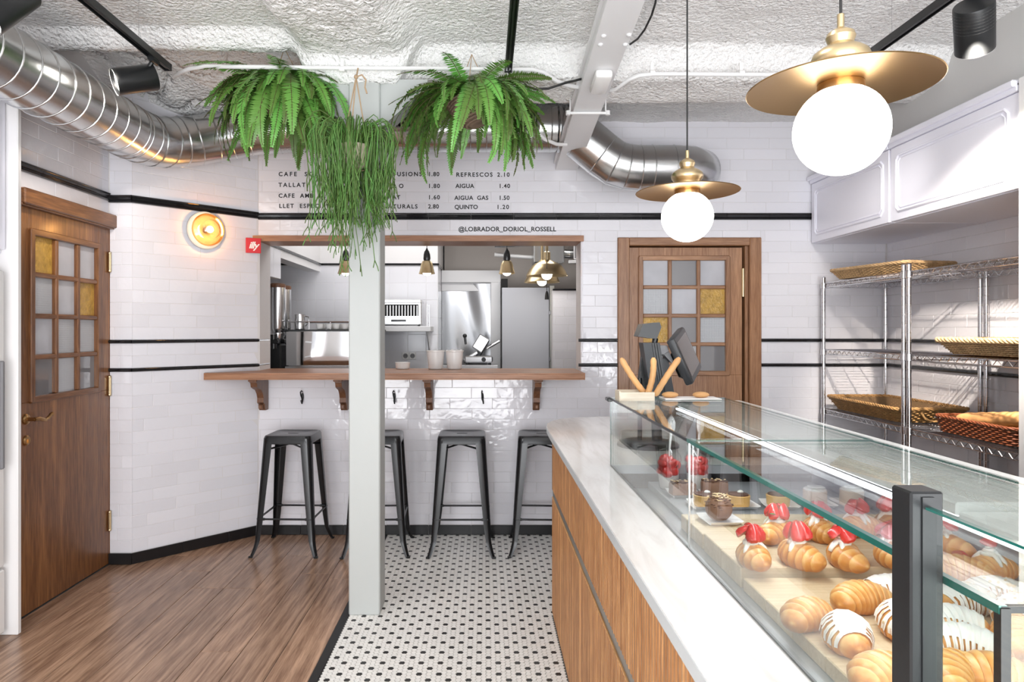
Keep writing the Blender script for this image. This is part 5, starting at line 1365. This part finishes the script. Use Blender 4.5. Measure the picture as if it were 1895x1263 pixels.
# overhead services at the far end
od = thing('kitchen_ducts', 'grey insulated pipes and ducts under the kitchen ceiling, over the cold-room door', 'duct', (.60, 6.9, 2.20))
MB().tube([(-.5, 0, .12), (-.1, 0, .14), (.1, -.05, .02), (.3, -.1, .0)], .045, 12).build('pipe', M['galv'], od)
MB().tube([(-.5, .1, .02), (-.1, .1, -.01), (.05, .05, -.04)], .02, 10).build('thin_pipe', M['conduit'], od)
MB().bx(-.12, .18, -.25, .05, -.10, .16, .01).build('filter_box', M['galv'], od)
MB().bx(.25, .75, -.4, .1, -.08, .10, .01).build('flat_duct', M['steel'], od)
MB().bx(.20, .75, -.42, -.38, -.12, -.09, .003).build('ceiling_rail', M['steel_white'], od)
# worktop in the kitchen, under the machines
kw = MB().bx(-2.35, -.5, 5.30, 6.1, 1.045, 1.085, .003).bx(-2.3, -.55, 5.45, 6.05, .0, 1.045)
tag(kw.build('kitchen_bench', M['steel']), 'steel kitchen bench carrying the coffee machine', 'bench')
# coffee machine seen from behind
em = thing('coffee_machine', 'mirror-backed espresso machine with cups on its top rail, seen through the hatch', 'coffee machine', (-1.235, 5.75, 1.085))
cvp = []
for z in [.075+.27*k/12 for k in range(13)]:
    cvp.append([(-.355+.71*i/16, -.295-.010*math.sin(PI*i/16)-.003*math.sin(PI*(z-.075)/.27), z) for i in range(17)])
MB().loft(cvp, closed=False, capa=False, capb=False).build('back_plate', M['steel_mirror'], em, ang=180)
MB().bx(-.35, .35, -.285, .28, .06, .36, .01).build('machine_body', M['steel'], em)
MB().bx(-.36, .36, -.325, .28, .035, .072, .004).build('base', M['steel'], em)
MB().bx(-.362, .362, -.33, .28, .348, .362, .003).build('top_edge', M['black_metal'], em)
for x in (-.3, .3): MB().cyl((x, -.26, .0), (x, -.26, .04), .022, n=12).build('foot', M['black_plastic'], em)
mb = MB(); lp = [(-.345, -.30), (.345, -.30), (.345, .25), (-.345, .25)]
mb.tube([(x, y, .425) for x, y in lp], .005, 8, closed=True)
for x in (-.345, -.17, 0, .17, .345): mb.tube([(x, -.30, .36), (x, -.30, .425)], .004, 6)
mb.build('cup_rail', M['chrome'], em)
CUPM = MB().lathe([(.014, 0), (.022, .004), (.029, .04), (.030, .046), (.027, .043), (.020, .008)], 16, capt=False).mesh('espresso_cup', M['white_gloss'])
k = 0
for x in (-.10, -.03, .04, .11, .18, .25):
    for yy in (-.22, -.13):
        o = link('espresso_cup', CUPM, None, (-1.235+x+R.uniform(-.01, .01), 5.75+yy, 1.085+.3625+.0), (0, 0, 0)); k += 1
        tag(o, 'small white espresso cup stacked inside the rail of the espresso machine', 'cup', 'espresso cups on the machine')
jg = thing('milk_jug', 'steel milk jug standing on the espresso machine beside the grinder', 'jug', (-1.52, 5.60, 1.4476))
MB().lathe([(.040, 0), (.044, .004), (.046, .05), (.040, .10), (.042, .125), (.039, .123), (.037, .1)], 24, capt=False).build('jug_body', M['steel'], jg)
MB().tube([(.042, 0, .11), (.07, 0, .105), (.075, 0, .06), (.046, 0, .03)], .005, 8).build('handle', M['steel'], jg)
# coffee grinders
def grinder(loc, lb, badge):
    t = thing('coffee_grinder', lb, 'grinder', loc, 0, 'coffee grinders at the end of the hatch')
    MB().bx(-.05, .05, -.08, .08, 0, .20, .012).build('motor_base', M['black_metal'], t)
    MB().bx(-.045, .045, -.14, -.06, .20, .23, .006).cyl((0, -.11, .17), (0, -.11, .26), .028, n=16).build('doser', M['black_plastic'], t)
    MB().lathe([(.045, .23), (.052, .26), (.052, .27)], 22).build('grind_head', M['steel'], t)
    MB().lathe([(.046, .27), (.056, .29), (.060, .30), (.060, .565)], 28).build('bean_canister', M['steel'], t)
    MB().lathe([(.062, .565), (.062, .585), (.05, .592)], 28).build('lid', M['bracket_wood'], t)
    t.scale = (1, 1, 1.24)
    if badge:
        b_ = MB().bx(-.02, .02, -.0625, -.060, .42, .50).build('badge', M['red'], t); text('lettering', 'illy', b_, (0, -.0632, .452), .026, M['white_letter'], align='CENTER', shear=.25)
grinder((-1.672, 5.50, 1.0855), 'steel bean grinder nearest the hatch edge, on the kitchen bench'.replace('nearest', 'next to'), False)
grinder((-1.70, 5.76, 1.0855), 'steel bean grinder with a red badge, standing behind the other grinder', True)
# toaster shelf
sh = thing('wall_shelf', 'white wall shelf on brackets holding the toaster', 'shelf', (-.85, 6.55, 1.48))
MB().bx(-.35, .345, -.19, .19, -.05, 0, .004).build('shelf_board', M['steel_white'], sh)
MB().prism([(-.17, -.05), (.185, -.05), (.185, -.26), (.17, -.26)], 'X', .30, .312).build('bracket', M['steel_white'], sh)
for y_ in (-.16, .1): MB().tube([(.31, y_, 0), (.31, y_, .21)], .004, 6).build('guard_post', M['chrome'], sh)
for k in range(6): MB().tube([(.31, -.16, .03+.034*k), (.31, .1, .03+.034*k)], .003, 6).build('guard_wire', M['chrome'], sh)
to = thing('toaster_oven', 'steel toaster grill with a slatted front on the wall shelf', 'toaster', (-.80, 6.52, 1.4805))
MB().bx(-.26, .205, -.10, .13, .012, .235, .010).bx(-.26, .205, -.13, .13, .215, .25, .008).build('toaster_body', M['steel'], to)
MB().bx(-.22, .175, -.106, -.098, .095, .205).build('opening', M['dark'], to)
for k in range(14): x = -.205+.028*k; MB().bx(x, x+.010, -.125, -.104, .09, .195, .002).build('slat', M['steel'], to)
MB().bx(-.23, .185, -.115, -.098, .015, .085, .004).build('drawer_front', M['steel'], to)
MB().bx(-.08, .06, -.121, -.114, .042, .062, .002).build('handle', M['black_plastic'], to)
for x in (-.22, .17): MB().cyl((x, 0, 0), (x, 0, .014), .012, n=10).build('foot', M['black_plastic'], to)
so = thing('wall_socket', 'double white wall socket on the kitchen tiles under the shelf', 'socket', at(757, 659, 6.728))
for x in (-.035, .035):
    p = MB().box((x, 0, 0), (.068, .010, .07), .003).build('socket_plate', M['white_gloss'], so)
    MB().lathe([(.024, .0055), (.024, .0062), (.020, .0058)], 18, T=Matrix.Translation((x, 0, 0)) @ Matrix.Rotation(PI/2, 4, 'X')).build('socket_ring', M['grey_plastic'], p)
    for dx in (-.008, .008): MB().box((x+dx, -.0062, 0), (.006, .001, .006)).build('pin_hole', M['dark'], p)
# oven hood with white frame and steel back
ov = thing('steel_cabinet', 'tall white-framed recess with a polished steel back panel', 'cabinet', (-.16, 7.3, 0))
gv = [[(-.30+.54*i/20, -.006-.09*(zz-1.50)**2+.012*math.sin(4.2*zz+3.0*i/20)+.006*math.sin(9*i/20+2*zz), zz) for i in range(21)] for zz in [1.08+.86*k/24 for k in range(25)]]
MB().loft(gv, closed=False, capa=False, capb=False).build('steel_back', M['steel_dark'], ov, ang=180)
MB().bx(-.30, .24, .03, .05, .6, 1.94).build('rear_panel', M['steel'], ov)
MB().bx(-.30, .33, -.06, .0, 1.95, 2.08, .004).bx(.225, .33, -.06, .0, .6, 1.95, .004).build('frame', M['steel_white'], ov)
MB().bx(-.30, .225, -.03, .01, 1.86, 1.95, .003).build('fascia', M['steel_white'], ov)
MB().bx(.335, .40, -.2, .0, .6, 1.98).build('side_gap', M['dark'], ov)
sb = thing('steel_bench', 'steel side bench under the meat slicer', 'bench', (-.15, 6.95, 0))
MB().bx(-.30, .28, -.30, .04, 1.05, 1.10, .004).build('bench_top', M['steel'], sb); MB().bx(-.29, .27, -.25, .04, 0, 1.02).build('bench_body', M['black_metal'], sb)
s4 = thing('meat_slicer', 'tilted steel meat slicer on the steel side bench', 'slicer', (-.05, 6.85, 1.1005))
MB().bx(-.15, .13, -.10, .10, .02, .085, .012).build('slicer_base', M['steel'], s4)
for x in (-.12, .10): MB().cyl((x, -.05, 0), (x, -.05, .022), .014, n=10).build('foot', M['black_plastic'], s4)
T = Matrix.Translation((-.02, 0, .16)) @ Matrix.Rotation(math.radians(32), 4, 'Y')
MB().box((0, 0, .06), (.12, .14, .16), .012, T=T).build('food_press', M['steel'], s4)
MB().box((-.10, .01, -.03), (.16, .15, .03), .006, T=Matrix.Translation((-.02, 0, .16)) @ Matrix.Rotation(math.radians(-32), 4, 'Y')).build('carriage', M['steel'], s4)
MB().box((.04, 0, -.0), (.05, .12, .14), .01, T=T).build('motor_cover', M['charcoal'], s4)
MB().cyl((.07, -.02, .16), (.20, -.02, .235), .016, n=12).build('handle', M['steel'], s4)
MB().cyl((-.14, 0, .20), (-.15, 0, .28), .012, n=10).sph((-.15, 0, .285), .022, 12, 8).build('clamp_knob', M['black_plastic'], s4)
MB().cyl((.04, -.105, .052), (.04, -.125, .052), .022, n=16).build('dial', M['black_plastic'], s4)
# cold-room door
kd = thing('cold_room_door', 'plain grey cold-room door beyond the hatch', 'door', (.42, 6.95, 0)); kd['kind'] = 'structure'
MB().bx(-.245, .235, -.04, .04, .02, 1.875, .004).build('leaf', M['fridge_grey'], kd)
MB().bx(.238, .29, -.05, .04, 0, 1.90, .004).build('door_frame', M['steel_dull'], kd)
for z in (1.15, 1.62, .3): MB().bx(.232, .25, -.055, -.038, z-.02, z+.02, .003).build('hinge', M['steel'], kd)
# small hatch pendants
def bell(loc, lb, cordl=.92):
    t = thing('bell_pendant', lb, 'lamp', loc, 0, 'small bell pendants behind the hatch')
    MB().cyl((0, 0, .19), (0, 0, .19+cordl), .003, n=6).build('cord', M['rubber'], t)
    MB().lathe([(.012, .10), (.025, .105), (.028, .12), (.026, .15), (.020, .175), (.010, .188), (.006, .20)], 18).build('socket', M['black_plastic'], t)
    MB().lathe([(.064, 0), (.060, .012), (.052, .04), (.048, .07), (.036, .098), (.022, .104), (.034, .095), (.045, .07), (.050, .04), (.058, .010), (.062, .0)], 28, capb=False, capt=False).build('bell_shade', M['brass_pale'], t)
    MB().sph((0, 0, .018), (.036, .036, .034), 16, 10).build('bulb', M['bulb'], t)
for px, lb in ((640, 'small brass bell pendant half hidden by the white column'), (790, 'small brass bell pendant in front of the toaster shelf'), (938, 'small brass bell pendant in front of the cold-room door')):
    bell(at(px, 507, 5.35), lb)
def dome(loc, r_, lb, stem):
    t = thing('dome_pendant', lb, 'lamp', loc, 0, 'large dome pendants in the kitchen')
    MB().lathe([(r_, 0), (r_*.985, .008), (r_*.88, .045), (r_*.72, .085), (r_*.60, .10), (r_*.25, .13), (.03, .135), (r_*.25, .12), (r_*.58, .09), (r_*.70, .078), (r_*.86, .042), (r_*.965, .006)], 36, capb=False, capt=False).build('dome_shade', M['brass_pale'], t)
    MB().lathe([(.03, .13), (.03, .20), (.012, .21), (.012, .21+stem)], 16).build('stem', M['brass_pale'], t)
    MB().sph((0, 0, .012), .045, 16, 12).build('bulb', M['bulb'], t)
dome(at(1012, 511, 5.75), .175, 'large brass dome pendant in front, over the cold-room side of the kitchen', .89)
dome(at(1003, 523, 6.3), .165, 'large brass dome pendant hanging behind the other dome', .905)
cp_ = thing('hanging_plug', 'black plug hanging on a cable below the dome pendants', 'plug', at(1012, 548, 5.6))
MB().cyl((0, 0, .02), (-.004, 0, 1.27), .0028, n=6).build('cable', M['rubber'], cp_); MB().lathe([(.018, -.03), (.016, .0), (.012, .025), (.005, .04)], 14).build('plug_body', M['black_plastic'], cp_)
# things on the oak sill
def bucket(px, lb, full):
    q = at(px, 688, 4.98); t = thing('white_bucket', lb, 'bucket', (q.x, 4.98, 1.1585), 0, 'white buckets on the bar shelf')
    MB().lathe([(.048, 0), (.052, .003), (.064, .125), (.068, .128), (.068, .136), (.064, .136), (.060, .12), (.046, .006)], 30, capt=False).build('pail', M['white_gloss'], t)
    if full:
        mb = MB()
        for _ in range(40): a = R.random()*6.28; r_ = .055*R.random()**.5; mb.box((r_*math.cos(a), r_*math.sin(a), .128+R.uniform(0, .010)), (.018, .012, .008), .002)
        mb.build('sugar_sachets', M['paper'], t, kind='stuff')
bucket(806, 'empty white bucket on the bar shelf, next to the column', False); bucket(841, 'white bucket filled with paper sachets on the bar shelf', True)
q = at(745, 682, 4.98)
tag(MB().lathe([(.045, 0), (.050, .004), (.056, .048), (.053, .046), (.046, .008)], 28, capt=False).build('white_bowl', M['white_gloss'], None, (q.x, 4.99, 1.1585)), 'low white bowl on the bar shelf beside the column', 'bowl')

# ================================================================== LETTERING ON THE TILES
mn = thing('menu_lettering', 'black menu words and prices painted on the white tiles above the hatch', 'lettering', (0, 4.8042, 0))
items = [
 (322, 515, 'CAFE  SOL', 588, .0), (322, 627, '1.20', 652, 0), (342, 515, 'TALLAT', 565, 0), (342, 627, '1.30', 650, 0), (362, 515, 'CAFE  AMB  LLET', 617, 0), (362, 627, '1.60', 650, 0), (381, 516, 'LLET  ESPECIAL', 609, 0), (381, 627, '0.20', 650, 0),
 (322, 713, 'INFUSIONS', 780, 0), (322, 792, '1.80', 811, 0), (344, 728, 'LO', 746, 0), (344, 792, '1.80', 812, 0), (365, 726, 'AT', 741, 0), (365, 792, '1.60', 812, 0), (382, 708, 'NATURALS', 772, 0), (382, 792, '2.80', 812, 0),
 (323, 844, 'REFRESCOS', 911, 0), (323, 920, '2.10', 943, 0), (344, 843, 'AIGUA', 878, 0), (344, 923, '1.40', 942, 0), (366, 841, 'AIGUA  GAS', 904, 0), (366, 923, '1.50', 941, 0), (383, 841, 'QUINTO', 884, 0), (383, 919, '1.20', 940, 0)]
def fit_text(par, s_, px0, px1, py, h_px, Y, name):
    k = Y/FPX; x0, x1 = (px0-VX)*k, (px1-VX)*k; zc = CAMZ-(py-VY)*k; hh = h_px*k
    size = hh/.70; o = text(name, s_, None, (0, 0, 0), size, M['ink'])
    bpy.context.view_layer.update(); wd = o.dimensions.x
    n = max(1, len(s_)-1)
    # widen the letter spacing until the line has its width
    base = wd; o.data.space_character = 1.3; bpy.context.view_layer.update(); w2 = o.dimensions.x
    sl = (w2-base)/.3; sp = 1+((x1-x0)-base)/sl if sl > 1e-6 else 1; o.data.space_character = max(.8, min(3, sp))
    o.parent = par; o.location = (x0, 0, zc-hh/2); return o
for py, px0, s_, px1, _ in items: fit_text(mn, s_, px0, px1, py, 7.6, 4.8, 'menu_line' if not s_[0].isdigit() else 'price')
hn = thing('wall_lettering', 'black lettering beginning with an at sign, on the tiles just above the hatch', 'lettering', (0, 4.8042, 0))
fit_text(hn, '@LOBRADOR_DORIOL_ROSSELL', 848, 1029, 424, 8.2, 4.8, 'lettering')

# lettering becomes plain mesh
dg = bpy.context.evaluated_depsgraph_get()
for o in [o for o in C.objects if o.type == 'FONT']:
    me = bpy.data.meshes.new_from_object(o.evaluated_get(dg)); nm = o.name.split('.')[0]
    p = bpy.data.objects.new(nm, me); C.objects.link(p); p.parent = o.parent; p.location = o.location; p.rotation_euler = o.rotation_euler
    bpy.data.objects.remove(o)
